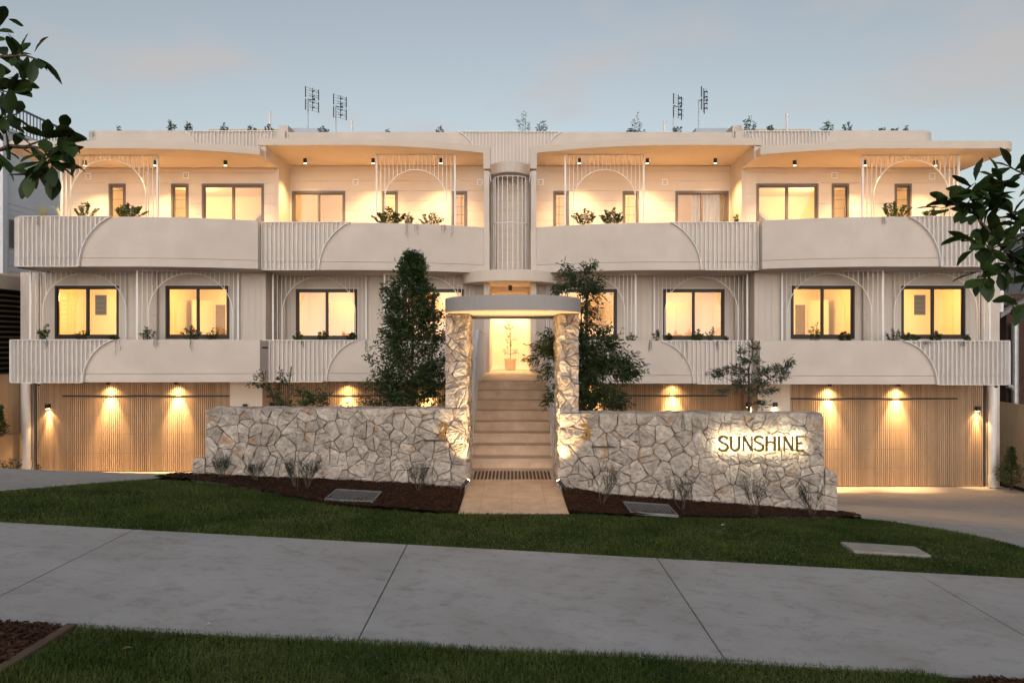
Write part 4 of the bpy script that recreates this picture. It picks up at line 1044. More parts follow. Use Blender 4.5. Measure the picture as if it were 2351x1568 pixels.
pl_ = obj('fence_plinth', MB().box(13.25, 13.6, 13.8, 21.6, -1.9, -1.002), M['fence']); tag(pl_, 'low beige plinth under the right boundary fence', 'wall')
for nm, x, y, z, lab in (('security_camera', -11.75, 16.95, 1.13, 'small white dome security camera under the left end of the lower balcony'), ('security_camera', 12.02, 16.95, 1.08, 'small white dome security camera under the right end of the lower balcony')):
    o = thing(nm, (x, y, z), lab, 'camera'); obj('base', MB().cyl((x, y), .055, z+.0, z+.06, 14), M['white'], o); obj('dome', MB().lathe((x, y, z), [(.045,0),(.036,-.03),(.018,-.045),(0,-.05)], 14), M['black'], o, smooth=True)
# ------------------------------------------------------------------ roof top: antennas and pipes
def antenna(x, zb, zt, Y, lab, ang=.75):
    b = at(x, zb, Y); tp = at(x, zt, Y); t = thing('tv_antenna', tuple(b), lab, 'antenna', 'roof antennas'); H = tp.z-b.z
    obj('mast', MB().tube([b-Vector((0,0,.3)), b+Vector((0,0,H*.72))], .016, 8), M['steel'], t)
    ca, sa = math.cos(ang), math.sin(ang); pw = .22; ph = .72
    c = b+Vector((.13, 0, H-.36*1.0))
    def Q(a, z, o=0): return c+Vector((a*ca-o*sa, a*sa+o*ca, z))
    for a in (-pw, pw):
        for z0, z1 in ((-.36,-.03),(.03,.36)): obj('reflector_edge', MB().tube([Q(a, z0), Q(a, z1)], .016, 6), M['antenna'], t)
    m = MB()
    for k in range(9): z = -.34+k*.085; m.tube([Q(-pw, z), Q(pw, z)], .004, 4)
    obj('reflector_wires', m, M['antenna'], t); m = MB()
    for z in (-.27, -.12, .08, .24):
        m.tube([Q(-.16, z+.03, -.12), Q(0, z, -.12), Q(-.16, z-.03, -.12)], .006, 4); m.tube([Q(.16, z+.03, -.12), Q(0, z, -.12), Q(.16, z-.03, -.12)], .006, 4)
        m.tube([Q(0, z, -.15), Q(0, z, -.02)], .018, 6)
    obj('dipoles', m, M['antenna'], t)
    obj('boom', MB().tube([Q(0, -.36, -.03), Q(0, .36, -.03)], .01, 6).box(*[v for k in range(3) for v in (Q(0, -.02, -.12)[k]-.03, Q(0, -.02, -.12)[k]+.03)]), M['antenna'], t)
    obj('bracket', MB().tube([b+Vector((0,0,H*.70)), Q(0, 0, 0)], .014, 6), M['antenna'], t)
antenna(707, 295, 203, 21.3, 'taller television antenna on the left part of the roof')
antenna(771, 302, 220, 21.3, 'shorter television antenna beside the taller one, left part of roof')
antenna(1546, 302, 219, 21.3, 'television antenna beside a small roof plant, right of the centre')
antenna(1604, 295, 204, 21.3, 'rightmost television antenna, turned nearly edge-on', ang=1.1)
for x, yt, lab in ((619, 258, 'slim white vent pipe above the left slatted parapet'), (807, 278, 'slim white vent pipe right of the two left antennas'), (1526, 279, 'slim white vent pipe left of the right antennas'), (1722+85, 262, 'slim white vent pipe above the right slatted parapet')):
    p = at(x, yt, 21.3); o = thing('vent_pipe', (p.x, p.y, 7.4), lab, 'pipe', 'roof vent pipes')
    obj('pipe', MB().cyl((p.x, p.y), .04, 7.4, p.z, 12), M['white'], o); obj('cap', MB().cyl((p.x, p.y), .048, p.z-.06, p.z+.01, 12), M['white'], o)

# ------------------------------------------------------------------ vegetation
def leaf_mesh(P, D, L, Wd, rng, name, up=0.6, fold=0.25, shape='rhomb'):
    """P base points, D directions, L lengths, Wd widths -> one mesh of folded leaves"""
    n = len(P); P = np.asarray(P, float); D = np.asarray(D, float); D /= np.linalg.norm(D, axis=1, keepdims=True)+1e-9
    L = np.asarray(L, float)[:, None]; Wd = np.asarray(Wd, float)[:, None]
    N = rng.normal(size=(n, 3)); N[:, 2] += up*2
    S = np.cross(D, N); S /= np.linalg.norm(S, axis=1, keepdims=True)+1e-9
    Nn = np.cross(S, D)
    a = P; b = P+D*L*.45+S*Wd*.5+Nn*Wd*fold; c = P+D*L-Nn*L*.12; d = P+D*L*.45-S*Wd*.5+Nn*Wd*fold
    V = np.stack([a, b, c, d], 1).reshape(-1, 3); i = np.arange(n)*4
    Fc = np.concatenate([np.stack([i, i+1, i+2], 1), np.stack([i, i+2, i+3], 1)]).astype(np.int32)
    me = bpy.data.meshes.new(name); me.vertices.add(len(V)); me.vertices.foreach_set('co', V.ravel())
    me.loops.add(Fc.size); me.loops.foreach_set('vertex_index', Fc.ravel()); me.polygons.add(len(Fc))
    me.polygons.foreach_set('loop_start', np.arange(0, Fc.size, 3)); me.polygons.foreach_set('loop_total', np.full(len(Fc), 3)); me.update(); me.validate()
    return me
def along(p0, p1, n, sag=0.0):
    p0, p1 = Vector(p0), Vector(p1)
    return [p0.lerp(p1, i/n)+Vector((0, 0, sag*math.sin(math.pi*i/n))) for i in range(n+1)]

# left dense tree: many ascending branches round a leader, drawn from a height / radius profile
def dense_tree(name, lab, x, Y, zb, prof, leaf, seed, m, nb=520, per=26):
    rng = np.random.default_rng(seed); rd = random.Random(seed)
    cx = (x-1175.5)*Y/F; t = thing(name, (cx, Y, zb), lab, 'tree'); H = prof[-1][0]
    obj('trunk', MB().tube([(cx, Y, zb-.1), (cx+.01, Y, zb+H*.4), (cx+.02, Y, zb+H*.97)], .035, 8, r2=.008), M['bark2'], t)
    hs = [q[0] for q in prof]; off = [q[1] for q in prof]; rad = [q[2] for q in prof]
    br = MB(); P = []; D = []
    for k in range(nb):
        h = hs[0]+(H-hs[0])*(rd.random()**.85); c = np.interp(h, hs, off); r = np.interp(h, hs, rad)*rd.uniform(.6, 1.12)*(1+.14*math.sin(h*7.0+k*.0)+.10*math.sin(h*17+1))
        if rd.random() < .10: r *= rd.uniform(1.1, 1.35)
        a = rd.uniform(0, 2*math.pi); rise = rd.uniform(.05, .32)
        p0 = Vector((cx+c*.3, Y, zb+max(.02, h-r*.55-rise*.4))); p1 = Vector((cx+c+r*math.cos(a), Y+r*.85*math.sin(a), zb+h))
        if k % 3 == 0: br.tube(along(p0, p1, 3, -.03), .006, 4, r2=.002)
        for q in range(per):
            f = 1-rd.random()**1.6*.62; p = p0.lerp(p1, f)
            P.append((p.x+rd.gauss(0, .035), p.y+rd.gauss(0, .035), p.z+rd.gauss(0, .03)))
            D.append((math.cos(a)*.8+rd.gauss(0, .6), math.sin(a)*.8+rd.gauss(0, .6), rd.gauss(-.05, .55)))
    obj('branches', br, M['bark2'], t)
    n = len(P); obj('crown', leaf_mesh(P, D, rng.uniform(.7, 1.2, n)*leaf, rng.uniform(.7, 1.2, n)*leaf*.42, rng, 'crown'), M[m], t)
    return t
def zy(y, Y): return CAM_Z+(784-y)*Y/F
def clump_tree(name, lab, trunks, clumps, leaf, wid, seed, m, cat='tree', bm_='bark2', droop=-.2, twig=.0045, group=None, per_twig=9, spread=.05, base=None, trunk_name='trunk', crown_name='crown', dens=1.0):
    """trunks: polylines of (x, y, Y, r) measured points; clumps: (x, y, Y, rx, ry, n leaves)"""
    rng = np.random.default_rng(seed); rd = random.Random(seed); tk = []; stem_pts = []
    b0 = at(*trunks[0][0][:3]) if base is None else Vector(base)
    t = thing(name, tuple(b0), lab, cat, group)
    for tr in trunks:
        pts = [at(*q[:3]) for q in tr]; obj(trunk_name, MB().tube(pts, tr[0][3], 8, r2=tr[-1][3]), M[bm_], t)
        for i in range(len(pts)-1):
            for k in range(6): stem_pts.append(pts[i].lerp(pts[i+1], k/6))
    br = MB(); P = []; D = []
    for (x, y, Y, rx, ry, n) in clumps:
        n = int(n*dens); c = at(x, y, Y); sx_, sz_ = rx*Y/F, ry*Y/F
        cand = [q for q in stem_pts if q.z < c.z+.05] or stem_pts
        a0 = min(cand, key=lambda q: (q-c).length+abs(q.z-c.z)*.3)
        for k in range(max(1, n//per_twig)):
            v = Vector((rd.gauss(0, .5), rd.gauss(0, .5), rd.gauss(0, .5)))
            if v.length > 1: v.normalize()
            p1 = c+Vector((v.x*sx_, v.y*max(sx_, sz_)*.8, v.z*sz_))
            p0 = a0.lerp(c, .55 if (c-a0).length > .25 else .1)
            dirv = (p1-p0).normalized()
            if k % 2 == 0: br.tube(along(p0, p1, 3, .02), twig, 4, r2=.0015)
            if k == 0: br.tube(along(a0, p0, 3, .02), twig*1.8, 5, r2=twig)
            for q in range(per_twig):
                f = 1-rd.random()**1.3*.6; p = p0.lerp(p1, f)
                P.append((p.x+rd.gauss(0, spread*.4), p.y+rd.gauss(0, spread*.4), p.z+rd.gauss(0, spread*.4)))
                D.append((dirv.x*.8+rd.gauss(0, .55), dirv.y*.8+rd.gauss(0, .55), dirv.z*.5+droop+rd.gauss(0, .45)))
    obj('branches', br, M[bm_], t); n = len(P)
    obj(crown_name, leaf_mesh(P, D, rng.uniform(.7, 1.25, n)*leaf, rng.uniform(.7, 1.2, n)*wid, rng, 'crown'), M[m], t)
    return t

def px_prof(rows, Y, xc, zb):     # rows of (y, x left, x right) -> (height, offset, radius)
    out = []
    for y, a, b in rows:
        out.append((zy(y, Y)-zb, ((a+b)/2-xc)*Y/F, (b-a)/2*Y/F))
    return sorted(out)
YT = 11.15
dense_tree('evergreen_tree', 'dense dark evergreen tree of conical shape behind the left stone wall', 945, YT, .05,
           px_prof([(1010,870,1030),(938,852,1040),(900,850,1038),(860,846,1034),(800,868,1032),(760,868,1028),(720,878,1012),(690,886,1000),(640,905,984),(605,920,972),(582,936,962)], YT, 945, .05), .062, 3, 'lilly', nb=640, per=36)
clump_tree('bamboo_tree', 'tall lance-leaved evergreen tree arching beside the right gate pillar', [[(1335,1075,11.2,.03),(1338,900,11.2,.022),(1336,760,11.2,.014),(1330,640,11.2,.006)],[(1345,1075,11.25,.02),(1365,880,11.2,.012),(1372,760,11.2,.006)],[(1330,1075,11.2,.016),(1300,900,11.1,.01),(1262,800,11.0,.004)]],
   [(1300,618,11.2,14,28,50),(1352,612,11.2,22,20,70),(1325,650,11.2,52,34,260),(1365,668,11.2,30,40,150),(1282,665,11.15,22,18,60),(1345,710,11.2,36,40,190),(1335,750,11.2,30,40,170),(1390,755,11.2,40,28,110),
    (1350,800,11.2,50,45,420),(1405,790,11.2,32,25,150),(1375,840,11.2,62,40,560),(1430,830,11.2,48,28,260),(1455,850,11.2,34,20,130),(1345,860,11.15,40,50,420),(1375,900,11.2,52,36,480),(1420,925,11.2,34,24,160),(1440,862,11.2,30,18,110),(1345,930,11.2,44,34,330),
    (1240,800,11.0,34,18,110),(1262,775,11.0,22,22,90),(1225,822,11.0,20,10,36),(1250,850,11.0,26,18,66),(1258,905,11.05,10,22,40),(1262,790,11.05,24,30,90),(1250,925,11.05,10,14,24)],
   .10, .022, 5, 'bamboo', droop=-.35, spread=.08, dens=2.0)
clump_tree('bushy_shrub', 'leafy upright shrub behind the left stone wall, with two feathery leading shoots', [[(640,1000,11.6,.014),(636,930,11.6,.009),(606,880,11.6,.004),(603,850,11.6,.002)],[(645,1000,11.6,.012),(645,900,11.6,.007),(650,850,11.6,.002)]],
   [(600,868,11.6,20,18,46),(648,862,11.6,18,16,46),(585,885,11.6,18,10,36),(620,890,11.6,34,16,120),(655,885,11.6,20,14,60),(632,915,11.6,26,22,140),(648,930,11.6,24,18,110)], .06, .026, 8, 'lilly', cat='shrub', droop=-.1)
clump_tree('bushy_shrub', 'low spreading leafy shrub behind the left stone wall, right of the stake', [[(700,1000,11.6,.012),(702,920,11.6,.006)],[(710,1000,11.6,.012),(735,910,11.6,.004)]],
   [(690,900,11.6,26,14,90),(715,905,11.6,26,14,100),(742,898,11.6,18,20,80),(700,925,11.6,34,18,180),(735,922,11.6,20,16,90)], .06, .026, 9, 'lilly', cat='shrub', droop=-.1)
st_ = obj('garden_stake', MB().tube([at(655,1000,11.5), at(662,900,11.5), at(669,842,11.5)], .012, 6), M['timber']); tag(st_, 'thin leaning brown garden stake between the two shrubs behind the wall', 'stake')
clump_tree('young_banksia', 'young grey-green tree with open tiered branches above the right stone wall', [[(1718,1010,11.3,.028),(1720,915,11.3,.022),(1719,850,11.3,.012),(1730,800,11.3,.004)],[(1719,905,11.3,.012),(1690,880,11.3,.008),(1655,862,11.3,.003)],[(1722,900,11.3,.012),(1765,870,11.3,.008),(1808,838,11.3,.003)]],
   [(1735,795,11.3,16,14,40),(1700,805,11.3,12,12,34),(1732,825,11.3,20,16,60),(1705,828,11.3,20,14,60),(1660,850,11.3,34,12,90),(1640,862,11.3,18,10,44),(1685,845,11.3,22,16,70),(1705,860,11.3,26,16,100),(1750,855,11.3,26,16,100),(1780,845,11.3,20,12,60),(1812,835,11.3,16,22,60),(1800,850,11.3,20,12,60),
    (1698,882,11.3,24,14,110),(1745,880,11.3,30,14,120),(1790,868,11.3,24,12,60),(1660,899,11.3,28,9,54),(1730,900,11.3,18,10,50),(1755,900,11.3,20,10,50),(1750,928,11.3,16,16,60),(1778,895,11.3,22,9,40)], .072, .019, 12, 'grey_leaf', droop=.1, spread=.04, dens=1.7)

# small shrubs in planters and on the roof
def shrub(x, y0, y1, w, Y, lab, seed, m='planter_leaf', n=150, leaf=.055, name='planter_shrub', group='planter shrubs', wid=.5, base_drop=.06, cat='shrub'):
    """x centre, y0 base row, y1 top row, w full width, all measured in the photograph at depth Y"""
    rd = random.Random(seed); rng = np.random.default_rng(seed); b = at(x, y0, Y); H = (y0-y1)*Y/F; Rr = w/2*Y/F
    t = thing(name, (b.x, b.y, b.z-base_drop), lab, cat, group); st = MB(); P = []; D = []; ns = max(3, int(w/8)+2)
    for k in range(ns):
        f = (k+.5)/ns*2-1; lean = f*Rr*rd.uniform(.8, 1.1); hh = H*(1-.45*abs(f)**1.5)*rd.uniform(.65, 1.05)
        if k == ns//2: hh = H
        p0 = b+Vector((f*Rr*.35, rd.uniform(-.05, .05), -base_drop)); p1 = b+Vector((lean, rd.uniform(-.12, .12), hh))
        st.tube(along(p0, p1, 3, 0), .004, 4, r2=.002)
        for q in range(int(n/ns)):
            fr_ = .12+.88*rd.random()**.75; p = p0.lerp(p1, fr_); a = rd.uniform(0, 2*math.pi)
            P.append((p.x+rd.gauss(0, .012), p.y+rd.gauss(0, .012), p.z)); D.append((math.cos(a), math.sin(a), rd.uniform(-.1, .9)))
    obj('stems', st, M['bark2'], t); k = len(P)
    obj('foliage', leaf_mesh(P, D, rng.uniform(.7, 1.2, k)*leaf, rng.uniform(.7, 1.2, k)*leaf*wid, rng, 'foliage'), M[m], t)
    return t
def trailing(x, y0, y1, w, Y, lab, seed, m='vine'):
    rd = random.Random(seed); rng = np.random.default_rng(seed); b = at(x, y0, Y); H = (y1-y0)*Y/F; Rr = w/2*Y/F
    t = thing('trailing_plant', tuple(b), lab, 'plant', 'trailing plants'); st = MB(); P = []; D = []
    for k in range(max(2, int(w/4))):
        dx = rd.uniform(-Rr, Rr); L = H*rd.uniform(.4, 1.0); pts = [b+Vector((dx*.6, .1, .02)), b+Vector((dx*.8, .0, .015))]
        for i in range(1, 6): pts.append(b+Vector((dx*(.8+.05*i)+rd.uniform(-.008, .008), -.02+rd.uniform(-.008, .008), -L*i/5)))
        st.tube(pts, .0025, 4)
        for i in range(24):
            p = pts[rd.randrange(1, len(pts)-1)]; q = pts[min(len(pts)-1, pts.index(p)+1)]; p = p.lerp(q, rd.random())
            P.append(tuple(p)); D.append((rd.gauss(0, 1), -.4+rd.gauss(0, .5), -.5+rd.gauss(0, .4)))
    obj('strands', st, M[m], t); k = len(P)
    obj('foliage', leaf_mesh(P, D, rng.uniform(.014, .028, k), rng.uniform(.009, .016, k), rng, 'foliage'), M[m], t)
sd_ = 100
UB = [(196,497,465,66,17.0,'round leafy shrub in the far left upper planter, left of the arched screen leg'),(298,498,468,86,17.0,'wide leafy shrub below the narrow window, far left upper planter'),
 (895,514,479,84,17.75,'straggling shrub with a long arching shoot, inner left upper planter'),(938,514,488,26,17.8,'small upright shrub between two bigger ones, inner left upper planter'),(990,517,487,60,17.85,'rounded leafy shrub nearest the centre, inner left upper planter'),
 (1343,514,481,62,17.8,'leafy shrub hanging over the balcony edge, inner right upper planter'),(1405,513,480,66,17.75,'leafy shrub with upright shoots, inner right upper planter'),(1690,512,494,14,17.5,'tiny shoot over the slat panel of the inner right upper balcony'),
 (2052,500,462,70,17.0,'tall leafy shrub below the narrow window, far right upper planter'),(2137,499,478,44,17.0,'low leafy shrub beside the slat panel, far right upper planter')]
for q in UB: sd_ += 1; shrub(q[0], q[1], q[2], q[3], q[4], q[5], sd_, n=int(q[3]*(9+sd_ % 5)), leaf=.05+.006*(sd_ % 4))
LBs = [(100,780,744,26,17.2,'dark bushy plant at the left end of the lower planter'),(187,780,758,34,17.2,'low leafy plant under the far left window'),(262,780,770,26,17.2,'flat sprawling plant at the right corner of the far left window'),(338,780,751,32,17.2,'two-shooted plant left of the second window'),(440,780,747,40,17.2,'leafy plant crossing the middle mullion of the second window'),(488,780,752,26,17.2,'leafy plant under the right pane of the second window'),
 (685,781,762,28,17.9,'leafy plant at the left corner of the third window'),(742,781,760,26,17.9,'leafy plant under the mullion of the third window'),(808,781,764,26,17.9,'leafy plant at the right corner of the third window'),
 (1450,781,764,30,17.9,'leafy plant at the screen post right of the bamboo tree'),(1507,781,757,18,17.9,'upright plant just left of the window over the banksia'),(1535,782,764,24,17.9,'leafy plant under the left pane of the inner right window'),(1600,782,757,34,17.9,'leafy plant right of the mullion, inner right window'),(1632,782,752,20,17.9,'upright leafy plant under the right pane, inner right window'),(1668,782,772,12,17.9,'tiny plant right of the inner right window'),
 (1872,783,743,30,17.2,'tall slender plant left of the mullion, second window from the right'),(1940,783,762,44,17.2,'low leafy plant under the right pane, second window from the right'),(2052,783,753,44,17.2,'leaning leafy shoot at the screen post left of the far right window'),(2090,783,764,44,17.2,'dark low plant under the left pane of the far right window'),(2147,783,760,26,17.2,'leafy plant right of the mullion of the far right window'),(2220,784,769,20,17.2,'small plant at the right corner of the far right window')]
for q in LBs: sd_ += 1; shrub(q[0], q[1], q[2], q[3], q[4], q[5], sd_, n=int(q[3]*(8+sd_ % 6)), leaf=.046+.006*(sd_ % 4), m='lilly' if sd_ % 3 else 'planter_leaf')
RPs = [(275,300,293,14,19.6,'tiny tuft on the roof near the left rounded parapet corner'),(393,300,279,26,19.6,'leafy shoot on the left roof, left of a leaning one'),(434,300,283,28,19.6,'leaning leafy shoot on the left roof by the parapet slats'),(512,302,283,16,19.6,'small shoot above the left parapet slats'),(577,302,288,26,19.6,'low plant above the left parapet slats'),(617,302,286,20,19.6,'small plant in front of the left vent pipe'),
 (742,304,290,26,20.5,'small plant between the two left antennas'),(890,304,299,10,20.5,'tiny tuft on the inner left parapet'),(1010,304,291,18,20.5,'small rounded tuft on the inner left parapet'),(1243,304,279,30,20.5,'leafy shoot beside the feathery roof tree at centre'),(1450,304,296,24,20.5,'low tuft at the foot of the right feathery roof tree'),(1553,304,290,20,20.5,'leafy plant at the foot of an antenna'),(1478,304,298,14,20.5,'tiny tuft right of the right feathery roof tree'),
 (1721,302,266,34,19.7,'largest leafy plant on the right roof before the vent pipe'),(1768,302,287,22,19.6,'small plant above the right parapet slats'),(1898,301,281,28,19.6,'leafy plant at the end of the right parapet slats'),(1945,301,283,26,19.6,'leaning shoot on the right parapet'),(2022,301,294,16,19.6,'tiny tuft on the right parapet, left of two'),(2052,301,295,14,19.6,'tiny tuft on the right parapet between two others'),(2080,301,291,14,19.6,'tiny tuft nearest the right rounded parapet corner')]
for q in RPs: sd_ += 1; shrub(q[0], q[1]+3, q[2], q[3], q[4], q[5], sd_, n=int(60+q[3]*6), leaf=.065, name='roof_plant', group='roof plants', m='lilly', base_drop=.25, cat='plant')
shrub(1203, 306, 255, 40, 20.6, 'feathery grey young tree on the roof above the centre slats', 301, m='grey_leaf', n=210, leaf=.07, name='roof_tree', group='feathery roof trees', wid=.3, base_drop=.3, cat='tree')
shrub(1462, 306, 261, 26, 20.6, 'feathery grey young tree on the roof right of the centre slats', 302, m='grey_leaf', n=170, leaf=.07, name='roof_tree', group='feathery roof trees', wid=.3, base_drop=.3, cat='tree')
TRs = [(210,302,322,12,19.07,'sparse trailing plant over the left rounded parapet corner'),(104,780,808,12,16.52,'silver trailing plant over the far left lower slats'),(270,779,818,14,16.56,'long silver trailing plant at the left arc of the lower balcony'),(356,779,805,14,16.56,'silver trailing plant left of the second window'),(440,779,808,14,16.56,'silver trailing plant under the second window'),(692,781,800,12,17.18,'faint trailing plant over the inner left lower slats'),(842,781,815,12,17.22,'silver trailing plant left of the evergreen tree'),
 (934,513,550,14,17.42,'trailing plant under the straggling upper shrub, left strand'),(957,513,545,14,17.44,'trailing plant under the straggling upper shrub, right strand'),(1020,517,535,18,17.56,'short trailing plant under the rounded upper shrub'),(1041,520,548,10,17.62,'thin trailing plant nearest the centre on the inner left balcony'),
 (2028,499,525,14,16.56,'grey trailing plant on the far right upper balcony'),(1497,782,818,16,17.22,'long trailing plant left of the inner right window'),(1570,783,825,12,17.17,'thin trailing plant over the inner right lower slats, left one'),(1652,783,808,18,17.17,'thin trailing plant over the inner right lower slats, right one'),(2130,783,800,20,16.52,'short trailing plant under the far right window, left one'),(2210,784,797,18,16.52,'short trailing plant under the far right window, right one'),(90,498,520,12,16.5,'faint trailing plant on the far left upper slats')]
for q in TRs: sd_ += 1; trailing(*q, sd_)
# strappy plants at the left end, upper floor
for x, w_, lab, sdn in ((100,60,'strappy yellow-green plant at the left end of the upper balcony',1),(142,56,'taller strappy plant beside the wall corner, left upper balcony',2),(2165,50,'strappy plant behind the slats at the right end of the upper balcony',3)):
    rd = random.Random(400+sdn); b = at(x, 500, 17.4); t = thing('strap_plant', tuple(b), lab, 'plant', 'strap leaved plants')
    for k in range(11):
        a = rd.uniform(0, 2*math.pi); L = rd.uniform(.35, .62); wd = .022; m = MB(); vs = []
        for i in range(6):
            f = i/5; p = b+Vector((math.cos(a)*L*.55*f, math.sin(a)*L*.4*f, L*(f-.35*f*f*f)-.05)); ww = wd*(1-f*f)+.002; sdv = Vector((-math.sin(a), math.cos(a), 0))*ww/2
            vs += [p+sdv, p-sdv]
        m.add(vs, [(2*i, 2*i+1, 2*i+3, 2*i+2) for i in range(5)]); obj('leaf', m, M['strap'], t)
# broom-like shrubs at the foot of the walls
def broom(x, y0, y1, w, Y, lab, seed):
    rd = random.Random(seed); b = at(x, y0, Y); b.z = float(g(b.x, b.y))+.02; H = (y0-y1)*Y/F; Rr = w/2*Y/F
    t = thing('broom_shrub', tuple(b), lab, 'shrub', 'twiggy shrubs at the wall foot'); m = MB(); st = MB()
    for k in range(5):
        a = rd.uniform(0, 2*math.pi); lean = Rr*rd.uniform(.2, .8); p1 = b+Vector((math.cos(a)*lean, math.sin(a)*lean*.35-.02, H*rd.uniform(.4, .55)))
        st.tube(along(b+Vector((rd.uniform(-.02,.02), 0, -.03)), p1, 3), .005, 5, r2=.003)
        for q in range(9):
            s0 = b.lerp(p1, rd.uniform(.45, 1)); a2 = a+rd.gauss(0, .9); L = H*rd.uniform(.3, .62)
            e = s0+Vector((math.cos(a2)*L*.42, math.sin(a2)*L*.2, L*.85)); mid = s0.lerp(e, .5)+Vector((math.cos(a2)*.02, 0, -.01)); m.tube([s0, mid, e], .0022, 3, r2=.001)
            for j in range(6):
                f = rd.uniform(.25, 1); p = s0.lerp(e, f); L2 = rd.uniform(.03, .085); a3 = a2+rd.gauss(0, 1.6)
                m.tube([p, p+Vector((math.cos(a3)*L2*.7, math.sin(a3)*L2*.4, L2*rd.uniform(.4,1)))], .002, 3, r2=.0008)
    obj('stems', st, M['bark'], t); obj('twigs', m, M['broom'], t)
for i, q in enumerate([(505,1100,1042,56,9.85,'leaning twiggy shrub nearest the left end of the stone wall'),(590,1100,1050,50,9.75,'twiggy shrub second from the left end of the stone wall'),(680,1121,1040,70,9.4,'larger twiggy shrub left of a similar pair stem, before the left wall'),(705,1121,1042,80,9.4,'wide twiggy shrub leaning right, before the middle of the left wall'),(960,1121,1040,60,9.55,'twiggy shrub below the number 2'),
   (1383,1168,1056,76,9.3,'tall twiggy shrub below the mail slot of number 3'),(1570,1172,1068,110,9.3,'widest twiggy shrub before the middle of the right wall'),(1733,1178,1078,72,9.4,'twiggy shrub below the letters of the lit sign'),(1868,1176,1090,70,9.62,'twiggy shrub at the right end of the stone wall')]): broom(*q, 500+i)
# potted tree in the entry hall
pot = thing('potted_tree', (X0, 19.5, LZ), 'slender young tree in a round clay pot inside the lit entry', 'plant')
obj('pot', MB().lathe((X0, 19.5, LZ), [(0,0),(.13,0),(.15,.02),(.165,.29),(.18,.29),(.18,.33),(.155,.33),(.15,.28),(0,.28)], 22), M['terracotta'], pot, smooth=False)
rd = random.Random(9); rng = np.random.default_rng(9); m = MB().tube([(X0,19.5,LZ+.25),(X0+.01,19.5,LZ+.8),(X0-.02,19.5,LZ+1.25),(X0-.12,19.5,LZ+1.45)], .012, 6, r2=.004); P = []; D = []
for k in range(34):
    h = rd.uniform(.36, 1.4); a = rd.uniform(0, 6.28); r = .24*(1-.45*(h-.36)); p0 = Vector((X0, 19.5, LZ+h)); p1 = p0+Vector((math.cos(a)*r, math.sin(a)*r*.5, rd.uniform(.02, .12))); m.tube([p0, p1], .003, 4)
    for q in range(9): p = p0.lerp(p1, rd.uniform(.4, 1.1)); P.append((p.x, p.y, p.z+rd.gauss(0, .02))); D.append((rd.gauss(0, 1), rd.gauss(0, 1), rd.gauss(-.4, .5)))
obj('trunk', m, M['bark2'], pot); obj('crown', leaf_mesh(P, D, rng.uniform(.04, .06, len(P)), rng.uniform(.014, .02, len(P)), rng, 'crown'), M['planter_leaf'], pot)
# small conifers at both boundaries
for x, Y, zb, y1, w_, lab, sdn in ((-4, 16.9, -.22, 930, 36, 'dark young conifer against the left boundary fence', 31), (2322, 17.4, -1.5, 1028, 64, 'small dark conifer by the right boundary fence', 32)):
    H = zy(y1, Y)-zb; dense_tree('young_conifer', lab, x, Y, zb, [(.1,0,w_/2*Y/F),(H*.35,0,w_/2.4*Y/F),(H*.7,0,w_/5*Y/F),(H,0,.02)], .05, sdn, 'lilly', nb=130, per=20)
shrub(22, 1079, 1050, 60, 15.0, 'low leafy plant at the foot of the left retaining wall', 610, n=120, leaf=.06, name='garden_plant', group=None); shrub(86, 1080, 1066, 16, 15.0, 'tiny plant beside the left garage downpipe', 611, n=40, leaf=.05, name='garden_plant', group=None)
# beds at the boundaries
sheet('garden_bed', [(12.98,13.9),(13.3,13.9),(13.3,19),(13.0,19)], M['mulch'], .03, .4)

# ------------------------------------------------------------------ street trees whose branches hang into view
def broad_leaf(seed):
    rd = random.Random(seed); n = 9; vs = []; fs = []
    cur = rd.uniform(-.18, .25); w0 = rd.uniform(.21, .27)
    for i in range(n+1):
        f = i/n; w_ = w0*(math.sin(math.pi*min(1, f**1.25*.96+.02))**.8)*(1+rd.uniform(-.05,.05)) + (.006 if f < .1 else 0)
        z = -cur*f*f; wav = rd.uniform(-.012, .012)
        vs += [(f, -w_, z+w_*.28+wav), (f, 0, z), (f, w_, z+w_*.28-wav)]
    for i in range(n): a = 3*i; fs += [(a,a+3,a+4,a+1),(a+1,a+4,a+5,a+2)]
    me = bpy.data.meshes.new('broad_leaf'); me.from_pydata(vs, [], fs); me.materials.append(M['fig']); me.polygons.foreach_set('use_smooth', [True]*len(me.polygons)); return me
LEAVES = [broad_leaf(700+i) for i in range(6)]
def put_leaf(parent, p, d, L, roll, i):
    d = Vector(d).normalized(); q = d.to_track_quat('X', 'Z').to_matrix().to_4x4() @ Matrix.Rotation(roll, 4, 'X')
    o = place('leaf', LEAVES[i % 6], parent, loc=tuple(p), rot=tuple(q.to_euler()), scale=(L, L, L)); return o
